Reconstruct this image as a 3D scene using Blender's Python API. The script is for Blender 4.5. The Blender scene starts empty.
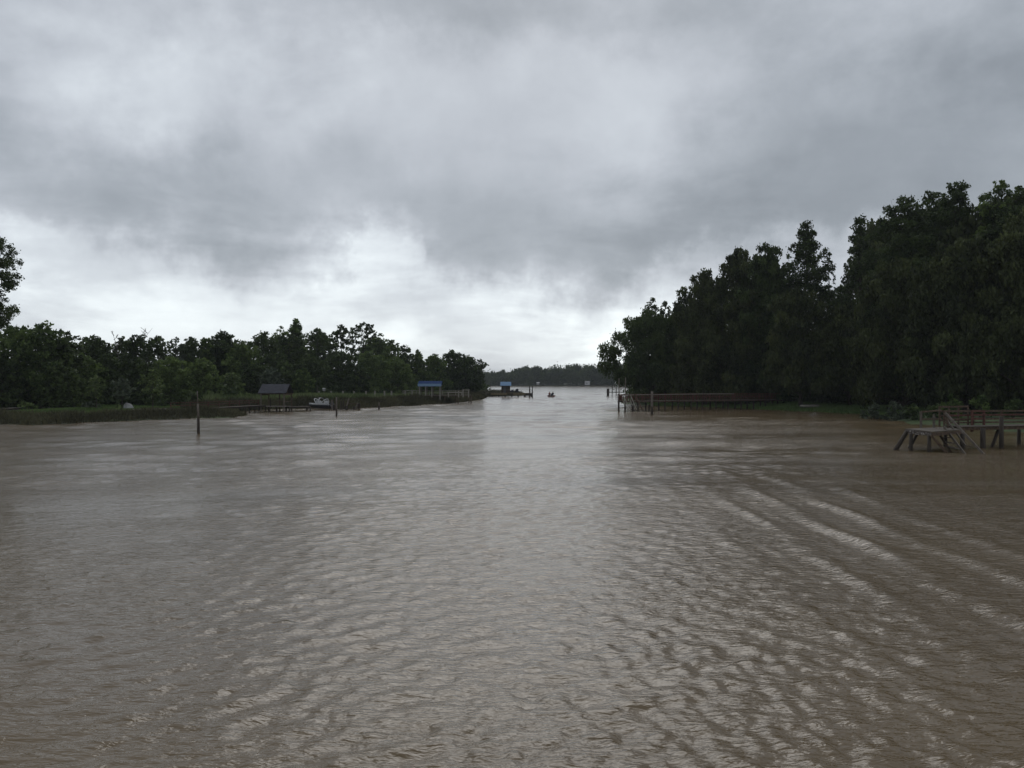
import bpy, bmesh, math, random
import numpy as np
from mathutils import Vector, Matrix

random.seed(7)
C = bpy.context.scene.collection
sc = bpy.context.scene
F, HY, HC = 840.0, 381.0, 4.3        # focal length in pixels, horizon row, eye height
PI = math.pi

def X_at(px, d): return (px - 512.0) / F * d
def Z_at(py, d): return HC + (HY - py) * d / F
def dist(py, z=0.0): return (HC - z) * F / (py - HY)

# ------------------------------------------------------------------ tags
def tag(o, label=None, cat=None, group=None, kind=None):
    if label: o['label'] = label
    if cat: o['category'] = cat
    if group: o['group'] = group
    if kind: o['kind'] = kind
    return o
def empty(name, loc, rz=0.0):
    o = bpy.data.objects.new(name, None); C.objects.link(o)
    o.location = loc; o.rotation_euler = (0, 0, rz); o.empty_display_size = 0.3
    return o

# ------------------------------------------------------------------ materials
def newmat(name):
    m = bpy.data.materials.new(name); m.use_nodes = True
    nt = m.node_tree; b = nt.nodes['Principled BSDF']
    return m, nt, b
def mat_noise(name, c1, c2, scale=3.0, rough=0.8, stretch=(1, 1, 1), bump=0.2, spec=0.3, detail=6, lo=.35, hi=.65):
    m, nt, b = newmat(name); N, L = nt.nodes, nt.links
    tc = N.new('ShaderNodeTexCoord'); mp = N.new('ShaderNodeMapping'); mp.inputs['Scale'].default_value = stretch
    L.new(tc.outputs['Object'], mp.inputs['Vector'])
    n = N.new('ShaderNodeTexNoise'); n.inputs['Scale'].default_value = scale; n.inputs['Detail'].default_value = detail
    L.new(mp.outputs['Vector'], n.inputs['Vector'])
    r = N.new('ShaderNodeValToRGB'); r.color_ramp.elements[0].color = (*c1, 1); r.color_ramp.elements[1].color = (*c2, 1)
    r.color_ramp.elements[0].position = lo; r.color_ramp.elements[1].position = hi
    L.new(n.outputs['Fac'], r.inputs['Fac']); L.new(r.outputs['Color'], b.inputs['Base Color'])
    b.inputs['Roughness'].default_value = rough; b.inputs['Specular IOR Level'].default_value = spec
    if bump:
        bp = N.new('ShaderNodeBump'); bp.inputs['Strength'].default_value = bump; bp.inputs['Distance'].default_value = 0.03
        L.new(n.outputs['Fac'], bp.inputs['Height']); L.new(bp.outputs['Normal'], b.inputs['Normal'])
    return m

def mat_leaf(name, dark, light, transl=0.25):
    """leaf colour runs from dark to light by each leaf's own random tone"""
    m, nt, b = newmat(name); N, L = nt.nodes, nt.links
    at = N.new('ShaderNodeAttribute'); at.attribute_name = 'tone'
    oi = N.new('ShaderNodeObjectInfo')
    ad = N.new('ShaderNodeMath'); ad.operation = 'MULTIPLY_ADD'; ad.inputs[1].default_value = 0.24; ad.inputs[2].default_value = -0.12
    L.new(oi.outputs['Random'], ad.inputs[0])
    a2 = N.new('ShaderNodeMath'); a2.operation = 'ADD'; a2.use_clamp = True
    L.new(ad.outputs[0], a2.inputs[0]); L.new(at.outputs['Fac'], a2.inputs[1])
    r = N.new('ShaderNodeValToRGB'); r.color_ramp.elements[0].color = (*dark, 1); r.color_ramp.elements[1].color = (*light, 1)
    L.new(a2.outputs[0], r.inputs['Fac']); L.new(r.outputs['Color'], b.inputs['Base Color'])
    b.inputs['Roughness'].default_value = 0.65; b.inputs['Specular IOR Level'].default_value = 0.25
    tr = N.new('ShaderNodeBsdfTranslucent'); L.new(r.outputs['Color'], tr.inputs['Color'])
    mx = N.new('ShaderNodeMixShader'); mx.inputs['Fac'].default_value = transl
    L.new(b.outputs[0], mx.inputs[1]); L.new(tr.outputs[0], mx.inputs[2])
    L.new(mx.outputs[0], N['Material Output'].inputs['Surface'])
    return m

M = {}
M['wood_grey'] = mat_noise('weathered_wood', (.075, .062, .05), (.19, .165, .14), 4, .85, (6, 6, .7), .3)
M['wood_dark'] = mat_noise('wet_dark_wood', (.020, .015, .010), (.048, .036, .026), 4, .7, (6, 6, .7), .3)
M['wood_brown'] = mat_noise('brown_jetty_wood', (.045, .029, .018), (.120, .082, .055), 3, .8, (3, 3, 3), .3)
M['wood_red'] = mat_noise('faded_red_paint', (.05, .022, .016), (.125, .055, .040), 3, .8, (3, 3, 3), .2)
M['wood_deck'] = mat_noise('silvered_deck_boards', (.055, .046, .036), (.135, .115, .092), 5, .8, (4, 4, 4), .2)
M['wood_pale'] = mat_noise('pale_timber', (.16, .15, .125), (.30, .28, .24), 5, .8, (2, 2, 2), .1)
M['wood_tan'] = mat_noise('new_tan_timber', (.15, .12, .065), (.26, .21, .12), 5, .8, (2, 2, 2), .1)
M['chipped'] = mat_noise('chipped_white_paint', (.06, .045, .036), (.42, .40, .37), 7, .8, (1, 1, 2.5), .2, lo=.54, hi=.6)
M['slate'] = mat_noise('slate_roof_sheet', (.034, .035, .041), (.066, .068, .078), 2, .9, (1, 6, 1), .2, .1)
M['blue_roof'] = mat_noise('blue_roof_sheet', (.012, .030, .085), (.02, .045, .125), 2, .9, (5, 1, 1), .1, .05)
M['blue_pale'] = mat_noise('pale_blue_sheet', (.15, .23, .35), (.20, .30, .43), 2, .9, (5, 1, 1), .1, .05)
M['white'] = mat_noise('white_gelcoat', (.40, .41, .41), (.55, .55, .55), 3, .35, (1, 1, 1), 0, .5)
M['navy'] = mat_noise('dark_hull', (.02, .025, .035), (.05, .055, .065), 3, .4, (1, 1, 1), 0, .5)
M['canvas'] = mat_noise('white_cover', (.18, .18, .175), (.33, .33, .32), 2, .8, (1, 1, 1), .3)
M['metal'] = mat_noise('grey_metal', (.3, .31, .32), (.45, .46, .47), 4, .4, (1, 1, 1), 0, .5)
M['red_hull'] = mat_noise('maroon_hull', (.13, .04, .035), (.2, .07, .06), 3, .4, (1, 1, 1), 0, .5)
M['cloth_dark'] = mat_noise('dark_jacket', (.02, .022, .03), (.04, .042, .05), 6, .9)
M['cloth_red'] = mat_noise('orange_life_vest', (.16, .05, .035), (.22, .075, .05), 6, .9)
M['skin'] = mat_noise('skin', (.32, .19, .13), (.40, .25, .18), 4, .6, bump=0)
M['hair'] = mat_noise('dark_hair', (.02, .015, .01), (.05, .035, .025), 20, .8)
M['mud'] = mat_noise('bank_mud_and_grass', (.045, .042, .028), (.055, .075, .03), .25, .95, (1, 1, 1), .4)
M['lawn'] = mat_noise('bank_lawn', (.030, .048, .018), (.070, .098, .035), .5, .95, (1, 1, 1), .4)
M['bark'] = mat_noise('bark', (.028, .023, .018), (.075, .062, .05), 2, .95, (3, 3, .6), .5)
M['bark_grey'] = mat_noise('dead_branch_bark', (.10, .09, .08), (.2, .185, .165), 2, .95, (3, 3, .6), .3)
M['leaf_dark'] = mat_leaf('dark_foliage', (.016, .029, .008), (.086, .122, .033), .30)
M['leaf_casu'] = mat_leaf('drooping_olive_foliage', (.015, .023, .007), (.082, .100, .030))
M['leaf_mid'] = mat_leaf('mid_green_foliage', (.030, .056, .014), (.165, .225, .062), .38)
M['leaf_light'] = mat_leaf('light_green_foliage', (.05, .075, .022), (.16, .21, .065))
M['leaf_bank'] = mat_leaf('bank_grass_green', (.06, .105, .028), (.14, .205, .065), .25)
M['leaf_teal'] = mat_leaf('grey_green_foliage', (.040, .055, .034), (.115, .14, .085))
M['leaf_grass'] = mat_leaf('marsh_grass', (.060, .088, .030), (.18, .22, .09), .3)
M['leaf_reed'] = mat_leaf('brown_reeds', (.036, .034, .016), (.118, .112, .056), .2)
M['leaf_lawn'] = mat_leaf('short_lawn_grass', (.05, .085, .022), (.12, .18, .05), .2)

# ------------------------------------------------------------------ mesh builder
class MB:
    def __init__(s): s.v = []; s.f = []
    def add(s, vs, fs):
        n = len(s.v); s.v += [tuple(v) for v in vs]; s.f += [tuple(i + n for i in f) for f in fs]; return s
    def box(s, a, b, jit=0):
        (x0, y0, z0), (x1, y1, z1) = a, b
        vs = [(x, y, z) for z in (z0, z1) for y in (y0, y1) for x in (x0, x1)]
        return s.add(vs, [(0, 2, 3, 1), (4, 5, 7, 6), (0, 1, 5, 4), (2, 6, 7, 3), (0, 4, 6, 2), (1, 3, 7, 5)])
    def bar(s, p, q, w, h=None):
        """a rectangular bar from p to q (w wide, h deep)"""
        h = h or w; p, q = Vector(p), Vector(q); d = (q - p).normalized()
        up = Vector((0, 0, 1)) if abs(d.z) < .95 else Vector((0, 1, 0))
        a = d.cross(up).normalized(); b = a.cross(d).normalized()
        vs = [c + a * sx * w / 2 + b * sz * h / 2 for c in (p, q) for sx, sz in ((-1, -1), (1, -1), (1, 1), (-1, 1))]
        return s.add(vs, [(0, 1, 2, 3), (7, 6, 5, 4), (0, 4, 5, 1), (1, 5, 6, 2), (2, 6, 7, 3), (3, 7, 4, 0)])
    def tube(s, pts, rs, n=8, cap=True):
        pts = [Vector(p) for p in pts]
        if not hasattr(rs, '__len__'): rs = [rs] * len(pts)
        base = len(s.v); vs = []; fs = []
        for i, p in enumerate(pts):
            d = (pts[min(i + 1, len(pts) - 1)] - pts[max(i - 1, 0)]).normalized()
            up = Vector((0, 1, 0)) if abs(d.z) > .7 else Vector((0, 0, 1))
            a = d.cross(up).normalized(); b = d.cross(a).normalized()
            vs += [p + (a * math.cos(2 * PI * k / n) + b * math.sin(2 * PI * k / n)) * rs[i] for k in range(n)]
        for i in range(len(pts) - 1):
            for k in range(n):
                k2 = (k + 1) % n
                fs.append((i * n + k, i * n + k2, (i + 1) * n + k2, (i + 1) * n + k))
        if cap:
            fs.append(tuple(range(n))[::-1]); fs.append(tuple((len(pts) - 1) * n + k for k in range(n)))
        return s.add(vs, fs)
    def build(s, name, mat, parent=None, smooth=False, loc=None, bevel=0):
        me = bpy.data.meshes.new(name); me.from_pydata(s.v, [], s.f); me.materials.append(mat)
        bm = bmesh.new(); bm.from_mesh(me); bmesh.ops.recalc_face_normals(bm, faces=bm.faces[:])
        if bevel: bmesh.ops.bevel(bm, geom=bm.edges[:], offset=bevel, segments=1, affect='EDGES')
        bm.to_mesh(me); bm.free()
        if smooth: me.polygons.foreach_set('use_smooth', [True] * len(me.polygons))
        o = bpy.data.objects.new(name, me); C.objects.link(o)
        if parent: o.parent = parent
        if loc: o.location = loc
        return o

def np_mesh(name, V, Q, mat, tone=None, smooth=False):
    """fast mesh from numpy arrays (quads)"""
    me = bpy.data.meshes.new(name); nq = len(Q); k = Q.shape[1]
    me.vertices.add(len(V)); me.vertices.foreach_set('co', V.astype(np.float32).ravel())
    me.loops.add(nq * k); me.loops.foreach_set('vertex_index', Q.astype(np.int32).ravel())
    me.polygons.add(nq); me.polygons.foreach_set('loop_start', np.arange(0, nq * k, k, dtype=np.int32))
    me.polygons.foreach_set('loop_total', np.full(nq, k, dtype=np.int32))
    if smooth: me.polygons.foreach_set('use_smooth', np.ones(nq, dtype=bool))
    me.update(calc_edges=True)
    if tone is not None:
        a = me.attributes.new('tone', 'FLOAT', 'POINT'); a.data.foreach_set('value', tone.astype(np.float32))
    me.materials.append(mat)
    return me
def link(name, me, parent=None):
    o = bpy.data.objects.new(name, me); C.objects.link(o)
    if parent: o.parent = parent
    return o

# ------------------------------------------------------------------ trees
def leaf_quads(P, size, rng, tone, droop=False, elong=1.7):
    n = len(P)
    a = rng.normal(size=(n, 3)); 
    if droop: a = a * np.array([.35, .35, .3]) + np.array([0, 0, -1.0])
    a /= np.linalg.norm(a, axis=1)[:, None]
    b = rng.normal(size=(n, 3)); b -= a * (a * b).sum(1)[:, None]; b /= np.linalg.norm(b, axis=1)[:, None]
    s = size * rng.uniform(.6, 1.35, n)[:, None]
    L = a * s * elong * .5; W = b * s * .5
    V = np.stack([P - L, P + W - L * .1, P + L, P - W - L * .1], 1).reshape(-1, 3)
    Q = np.arange(4 * n).reshape(-1, 4)
    return V, Q, np.repeat(tone, 4)

def envelope(style, t):
    t = np.clip(t, 0, 1)
    if style == 'round': return np.sqrt(np.clip(1 - (2 * t - .95) ** 2 * .93, 0, 1))
    if style == 'dome': return np.sqrt(np.clip(1 - (t * .98) ** 2.4, 0, 1)) * (.8 + .2 * np.minimum(1, t / .2))
    if style == 'cone': return (1 - t) ** .75 * (.75 + .25 * np.minimum(1, t / .15)) + .06
    if style == 'tower': return np.clip(1 - t ** 1.6, 0, 1) ** .62 * (.78 + .22 * np.minimum(1, t / .3)) + .04
    if style == 'umbrella': return np.sqrt(np.clip(1 - (2 * t - 1) ** 2, 0, 1)) ** .7
    return np.sqrt(np.clip(1 - (2 * t - 1) ** 2, 0, 1))

def tree_meshes(seed, H, R, cb, style='round', leaf=.3, dens=4.0, mat='leaf_dark', K=None, rc=(.2, .36), droop=False,
                fill=.75, lean=0.0, inner=True):
    """returns (trunk mesh builder, crown mesh). cb = height of the crown's lower edge."""
    rng = np.random.default_rng(seed); ch = H - cb
    area = 2 * R * ch * .8
    if K is None: K = int(min(230, max(16, 5.2 * area / (math.pi * (R * .28) ** 2))))
    T = []
    ph = rng.uniform(0, 6.28, 4)
    if dens >= 4.2:      # full crowns: clumps spread evenly over the outside, a few inside
        u = (np.arange(K) + .5) / K; cum = np.linspace(0, 1, 200); ww = np.cumsum(envelope(style, cum) ** .8 + .12); tt = np.interp(u * ww[-1], ww, cum)
        for i in range(K):
            th = i * 2.39996 + rng.normal(0, .25); t = float(np.clip(tt[i] + rng.normal(0, .02), 0, 1))
            lump = 1 + .13 * math.sin(2 * th + 5 * t + ph[0]) + .10 * math.sin(3 * th - 9 * t + ph[1])
            T.append((t, th, float(envelope(style, np.array(t))) * lump * (rng.uniform(.84, 1.02) if rng.uniform() < .8 else rng.uniform(.3, .8))))
    while len(T) < K:
        t = rng.uniform(0, 1); e = float(envelope(style, np.array(t)))
        if rng.uniform() > (e ** .6 + .15): continue
        th = rng.uniform(0, 2 * PI)
        lump = 1 + .22 * math.sin(2 * th + 5 * t + ph[0]) + .15 * math.sin(3 * th - 9 * t + ph[1])
        T.append((t, th, e * lump * (.35 + .65 * rng.uniform() ** .55) if len(T) > 3 else e * .2))
    T[0] = (.985, 0, .03)
    C_, R_, tn = [], [], []
    for t, th, rr in T:
        r = R * rng.uniform(*rc) * (1 - .35 * t)
        z = cb + t * ch - (r * .75 if t > .85 else 0) + (r * .4 if t < .1 else 0)
        c = np.array([math.cos(th) * max(0, rr * R - r * .3), math.sin(th) * max(0, rr * R - r * .3), z])
        c[0] += lean * (z / H)
        C_.append(c); R_.append(r); tn.append(np.clip(rng.normal(.42, .17), 0, 1))
    C_, R_, tn = np.array(C_), np.array(R_), np.array(tn)
    n = int(1.45 * dens * area / (leaf * leaf * .8)) if dens < 50 else int(dens)
    w = R_ ** 2; w /= w.sum(); idx = rng.choice(len(C_), n, p=w)
    core = None
    if dens >= 3.5 and K > 20:
        nc = int(n * .28); tc_ = rng.uniform(.04, .9, nc); tha = rng.uniform(0, 2 * PI, nc); rr_ = envelope(style, tc_) * R * .62 * np.sqrt(rng.uniform(0, 1, nc))
        core = np.stack([np.cos(tha) * rr_ + lean * (cb + tc_ * ch) / H, np.sin(tha) * rr_, cb + tc_ * ch], 1)
    # sub-clusters on each clump
    S = 14
    sub = rng.normal(size=(len(C_), S, 3)); sub /= np.linalg.norm(sub, axis=2)[:, :, None]
    sub[:, :, 2] = sub[:, :, 2] * .75 + .08
    j = rng.integers(0, S, n)
    P = C_[idx] + R_[idx][:, None] * (sub[idx, j] * rng.uniform(.55, .95, n)[:, None] + rng.normal(size=(n, 3)) * .17)
    subt = rng.normal(0, .10, (len(C_), S))
    tone = np.clip(tn[idx] + subt[idx, j] + rng.normal(0, .12, n), 0, 1)
    if droop:
        P[:, 2] -= rng.exponential(.28, n) * np.minimum(1.3, R * .16)
        P[:, 2] = np.maximum(P[:, 2], .35)
    if core is not None:
        P = np.concatenate([P, core]); tone = np.concatenate([tone, np.clip(rng.normal(.4, .15, len(core)), 0, 1)])
    V, Q, tv = leaf_quads(P, leaf, rng, tone, droop, 2.0 if droop else 1.6)
    crown = np_mesh('crown', V, Q, M[mat], tv)
    # trunk and limbs
    mb = MB(); r0 = max(.09, H * .016)
    npt = 7; tp = []
    wob = rng.normal(0, H * .008, (npt, 2))
    top = cb + ch * .86
    for i in range(npt):
        z = -.4 + (top + .4) * i / (npt - 1)
        tp.append((wob[i, 0] * (i > 0) + lean * z / H, wob[i, 1] * (i > 0), z))
    rs = [r0 * (1.25 if i == 0 else 1) * (1 - .85 * i / (npt - 1)) for i in range(npt)]
    mb.tube(tp, rs, 7)
    tz = np.array([p[2] for p in tp]); tx = np.array([p[0] for p in tp]); ty = np.array([p[1] for p in tp])
    order = rng.permutation(len(C_))[:min(len(C_), 34)]
    for i in order:
        c = C_[i]; hor = math.hypot(c[0] - lean * c[2] / H, c[1])
        zs = min(max(cb * .75, c[2] - hor * rng.uniform(.5, 1.0)), top * .96)
        p0 = np.array([np.interp(zs, tz, tx), np.interp(zs, tz, ty), zs])
        p1 = (p0 + c) / 2 + np.array([0, 0, hor * .10]) + rng.normal(0, .1 * R_[i], 3)
        rb = max(.02, r0 * .42 * (1 - .8 * zs / H))
        mb.tube([p0, p1, c], [rb, rb * .65, rb * .25], 4, cap=False)
        for _ in range(2):
            e = c + rng.normal(size=3) * R_[i] * .6
            mb.tube([p1 * .3 + c * .7, e], [rb * .35, rb * .12], 3, cap=False)
    return mb, crown

TREES = []
def tree(name, loc, label, group=None, cat='tree', rz=None, tmat='bark', **kw):
    mb, crown = tree_meshes(**kw)
    r = empty(name, loc, 0)
    mb.build('trunk', M[tmat], r, smooth=True); link('crown', crown, r)
    tag(r, label, cat, group); TREES.append(r)
    return r
def px_tree(name, px, top, hw, d, label, base_z=.7, cbf=.12, **kw):
    """a tree standing d metres out, its top seen at row `top`, half its width hw pixels"""
    H = Z_at(top, d) - base_z; R = hw * d / F
    return tree(name, (X_at(px, d), d, base_z - .1), label, H=H, R=R * (1.15 if kw.get('dens', 4) > 3.5 else 1.05), cb=H * cbf, **kw)
def copy_tree(o, loc, rz, scale, label, group):
    r = o.copy(); C.objects.link(r); r.location = loc; r.rotation_euler = (0, 0, rz); r.scale = scale
    r['label'] = label; r['group'] = group
    for ch in o.children:
        c = ch.copy(); C.objects.link(c); c.parent = r
    return r

def bare_tree(name, px, top, d, label, seed, spread=.16, group=None, base_z=.7):
    rng = random.Random(seed); H = Z_at(top, d) - base_z
    r = empty(name, (X_at(px, d), d, base_z - .1)); tr = MB(); br = MB()
    pts = [(rng.gauss(0, .12) * i, rng.gauss(0, .12) * i, -.4 + (H + .4) * i / 6) for i in range(7)]
    tr.tube(pts, [H * .013 * (1 - .9 * i / 6) for i in range(7)], 6)
    def grow(p, d, L, rad, lv):
        q = p + d * L * .55 + Vector((rng.gauss(0, .06), rng.gauss(0, .06), .03)) * L; e = q + (d + Vector((rng.gauss(0, .25), rng.gauss(0, .25), .15))).normalized() * L * .5
        br.tube([p, q, e], [rad, rad * .7, rad * .3], 4, cap=False)
        if lv:
            for k in range(4):
                s = p.lerp(e, rng.uniform(.3, 1)); 
                nd = (d + Vector((rng.gauss(0, .7), rng.gauss(0, .7), rng.uniform(0, .6)))).normalized()
                grow(s, nd, L * rng.uniform(.4, .65), rad * .5, lv - 1)
    for k in range(11):
        z = H * (.42 + .56 * k / 11); i = min(5, int(z / (H + .4) * 6)); a = rng.uniform(0, 2 * PI)
        p = Vector(pts[i]).lerp(Vector(pts[i + 1]), .5); p.z = z
        grow(p, Vector((math.cos(a), math.sin(a), .9)).normalized(), H * spread * (1.3 - .8 * k / 11), H * .005, 2)
    tr.build('trunk', M['bark_grey'], r, smooth=True); br.build('branches', M['bark_grey'], r)
    tag(r, label, 'dead tree', group); return r

# ------------------------------------------------------------------ terrain from shoreline polygons
def poly_sd(X, Y, poly):
    P = np.array(poly, float); n = len(P); d = np.full(X.shape, 1e9); ins = np.zeros(X.shape, bool)
    for i in range(n):
        a, b = P[i], P[(i + 1) % n]; e = b - a; wx, wy = X - a[0], Y - a[1]
        t = np.clip((wx * e[0] + wy * e[1]) / (e @ e), 0, 1)
        d = np.minimum(d, np.hypot(wx - t * e[0], wy - t * e[1]))
        c = ((a[1] <= Y) & (b[1] > Y)) | ((b[1] <= Y) & (a[1] > Y))
        with np.errstate(divide='ignore', invalid='ignore'):
            xi = a[0] + (Y - a[1]) / (b[1] - a[1] if b[1] != a[1] else 1e-9) * e[0]
        ins ^= c & (X < xi)
    return np.where(ins, d, -d)
def bank_height(sd, X, Y, top):
    n = .10 * np.sin(X * .31 + 1.3 * np.sin(Y * .17)) + .08 * np.sin(Y * .43 + X * .2) + .5 * (np.sin(X * .9) * np.sin(Y * .8)) * .12
    return np.where(sd < 0, np.maximum(-1.6, sd * .5), np.minimum(top, .05 + sd * .14)) + n * np.clip(sd / 4, 0, 1)
def bank(name, poly, top, cell, mat):
    P = np.array(poly); x0, y0 = P.min(0) - 5; x1, y1 = P.max(0) + 5
    xs = np.arange(x0, x1 + cell, cell); ys = np.arange(y0, y1 + cell, cell)
    Xg, Yg = np.meshgrid(xs, ys); sd = poly_sd(Xg, Yg, poly); Zg = bank_height(sd, Xg, Yg, top)
    V = np.stack([Xg, Yg, Zg], 2).reshape(-1, 3); nx, ny = len(xs), len(ys)
    i = np.arange((ny - 1) * nx).reshape(ny - 1, nx)[:, :-1].ravel()
    Q = np.stack([i, i + 1, i + nx + 1, i + nx], 1)
    keep = (sd.ravel()[Q].max(1) > -4); Q = Q[keep]
    o = link(name, np_mesh(name, V, Q, mat, smooth=True)); tag(o, kind='structure'); return o

LEFT = [(-300, 20), (-112, 20), (-76, 58), (-58, 75), (-50.6, 83), (-45.6, 84), (-41.6, 90), (-37, 95), (-33, 99), (-33.5, 106), (-37.6, 113), (-38.0, 123),
        (-34, 128), (-28.4, 130), (-23.6, 133), (-19.4, 143), (-13.8, 156), (-9.2, 175), (-7.2, 200), (-7, 214), (-7, 232), (-2, 242), (3, 247), (4, 254),
        (-4, 262), (-30, 272), (-90, 296), (-300, 330)]
RIGHT = [(300, 20), (80, 20), (58, 48), (47, 60), (42.4, 69), (41, 77), (40.3, 88), (43.5, 98), (45, 108), (42.5, 116), (39, 121), (36, 134), (29, 144), (22.5, 150), (20.3, 158),
         (25, 195), (40, 278), (80, 330), (300, 350)]
FAR = [(-900, 905), (-260, 760), (-90, 726), (30, 722), (80, 700), (150, 640), (260, 560), (900, 500), (1100, 1300), (-1100, 1300)]
bank('left_bank', LEFT, .75, 2.0, M['mud'])
bank('right_bank', RIGHT, .75, 2.0, M['lawn'])
bank('far_bank', FAR, 1.2, 12.0, M['mud'])

def gz(x, y, poly=LEFT, top=.75):
    sd = poly_sd(np.array([x * 1.0]), np.array([y * 1.0]), poly); return float(bank_height(sd, np.array([x]), np.array([y]), top)[0])

# ------------------------------------------------------------------ water
def water():
    fine = np.radians(np.arange(-41, 41.001, .115)); co = np.radians(np.concatenate([np.arange(-180, -41, 4.0), []]))
    co2 = np.radians(np.arange(41, 180.01, 4.0)[1:])
    A = np.concatenate([co, fine, co2])
    r = [0.5, 2, 4, 5.5]
    while r[-1] < 300: r.append(r[-1] * 1.006)
    while r[-1] < 3000: r.append(r[-1] * 1.06)
    r = np.array(r); Rg, Ag = np.meshgrid(r, A, indexing='ij')
    Xw = Rg * np.sin(Ag); Yw = Rg * np.cos(Ag)
    cell = Rg * .006
    rng = np.random.default_rng(3); Z = np.zeros_like(Xw)
    front = (np.abs(Ag) < np.radians(41.01)) & (Rg > 5)
    # wave groups: patches of livelier and quieter water
    g1 = .75 + .25 * np.sin(Xw * .21 + 1.7 * np.sin(Yw * .08)) + .22 * np.sin(Yw * .17 + 1.2 * np.sin(Xw * .13 + 2))
    for k in range(110):
        lam = .20 * (5.0 ** rng.uniform(0, 1)); th = np.radians(90 + 18 + rng.normal(0, 34))
        amp = .0022 * lam ** .8 * rng.uniform(.5, 1.3)
        kx, ky = 2 * PI / lam * math.cos(th), 2 * PI / lam * math.sin(th)
        fade = np.clip(1.6 - 3.2 * cell / lam, 0, 1)
        Z += amp * (1 + np.clip(Yw / 35, 0, 1.6)) * fade * g1 * np.sin(kx * Xw + ky * Yw + rng.uniform(0, 6.28) + .5 * np.sin(.7 * Xw + k) )
    for k in range(60):          # longer low chop that still shows far out
        lam = 1.8 * (5.0 ** rng.uniform(0, 1)); th = np.radians(90 + 8 + rng.normal(0, 34)); kx, ky = 2 * PI / lam * math.cos(th), 2 * PI / lam * math.sin(th)
        Z += .0030 * lam ** .9 * rng.uniform(.4, 1.3) * np.clip((Yw - 14) / 50, 0, 1) * np.clip(1.8 - 2.2 * cell / lam, 0, 1) * g1 * np.sin(kx * Xw + ky * Yw + rng.uniform(0, 6.28) + .6 * np.sin(.3 * Xw + k))
    for k in range(70):          # short waves thrown sideways by the passing boat: crests run away from the eye
        lam = .22 * (4.5 ** rng.uniform(0, 1)); sg = 1 if k % 2 else -1; th = np.radians(rng.normal(24, 15)) * sg
        kx, ky = 2 * PI / lam * math.cos(th), 2 * PI / lam * math.sin(th)
        mk = (1 if sg > 0 else .45) / (1 + np.exp(-(Xw * sg + 1.0) * .9)) * np.clip(1.5 - Yw / 42, 0, 1)
        Z += .0030 * lam ** .8 * rng.uniform(.5, 1.3) * np.clip(1.6 - 3.0 * cell / lam, 0, 1) * mk * g1 * np.sin(kx * Xw + ky * Yw + rng.uniform(0, 6.28) + .8 * np.sin(.5 * Yw + k))
    # wake crests of the boat the picture was taken from: long ridges running away from the eye
    def wake(x0, lam, amp, nmax, bend, ysp, ph=0):
        u = Xw - x0 - bend * (Yw - 12) ** 2 * .001
        env = np.exp(-((u - nmax) / 3.6) ** 2) * np.clip((Yw - 5) / 8, 0, 1) * np.exp(-np.clip(Yw - ysp, 0, None) ** 2 / 130)
        s = np.sin(2 * PI * u / lam + ph + .6 * np.sin(Yw * .31 + .5 * Xw) + .45 * np.sin(Yw * .83 + 1.3 * Xw)) * (.8 + .35 * np.sin(Yw * .6 + Xw * 2.1))
        return amp * env * (s + .25 * s * s)
    Z += wake(5.2, 1.75, .044, 4.6, 1.2, 30)
    Z += wake(5.6, .85, .015, 4.0, 1.2, 24, 1.0)
    uL = -Xw - 3.2 - .10 * (Yw - 10)
    Z += .006 * np.sin(2 * PI * uL / 1.5 + .4 * np.sin(Yw * .3)) * np.exp(-((uL - 2.5) / 3) ** 2) * np.exp(-np.clip(Yw - 22, 0, None) ** 2 / 80) * np.clip((Yw - 5) / 6, 0, 1)
    # wake of the little motorboat far ahead
    bx, by = X_at(551, 226), 226.0
    s = by - Yw
    for sg in (-1, 1):
        for q, a in ((.17, .10), (.135, .06)):
            off = (Xw - bx) * sg - s * q
            Z += a * np.exp(-(off / (.6 + s * .012)) ** 2) * np.clip(s / 3, 0, 1) * np.exp(-np.clip(s, 0, None) / 45) * (s > 0)
    Z = np.where(front, Z, 0)
    V = np.stack([Xw, Yw, Z], 2).reshape(-1, 3); nr, na = Xw.shape
    i = np.arange(nr * na).reshape(nr, na); q = []
    a = i[:-1, :-1].ravel(); b = i[:-1, 1:].ravel(); c = i[1:, 1:].ravel(); d = i[1:, :-1].ravel()
    Q = np.stack([a, d, c, b], 1)
    m, nt, bs = newmat('muddy_river_water'); N, L = nt.nodes, nt.links
    tc = N.new('ShaderNodeTexCoord')
    def noise(scale, rot, stretch, detail, rough=.55, dist_=0.0):
        mp = N.new('ShaderNodeMapping'); mp.inputs['Rotation'].default_value = (0, 0, math.radians(rot)); mp.inputs['Scale'].default_value = stretch
        L.new(tc.outputs['Object'], mp.inputs['Vector'])
        n = N.new('ShaderNodeTexNoise'); n.inputs['Scale'].default_value = scale; n.inputs['Detail'].default_value = detail
        n.inputs['Roughness'].default_value = rough; n.inputs['Distortion'].default_value = dist_
        L.new(mp.outputs['Vector'], n.inputs['Vector']); return n.outputs['Fac']
    def mth(op, a, b=None, c=None):
        n = N.new('ShaderNodeMath'); n.operation = op
        for k, v in enumerate((a, b, c)):
            if v is None: continue
            if isinstance(v, (int, float)): n.inputs[k].default_value = v
            else: L.new(v, n.inputs[k])
        return n.outputs[0]
    n1 = noise(.8, -18, (.55, 1.5, 1), 3, .5, .6)          # small chop, crests across the view
    n2 = noise(4.5, -24, (.6, 1.6, 1), 3, .55, .5)         # ripples
    n3 = noise(7.5, 62, (.6, 1.5, 1), 2, .5, .4)
    n4 = noise(.045, 12, (.5, 1.6, 1), 3, .5, .8)          # slicks and cat's-paws, tens of metres
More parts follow.
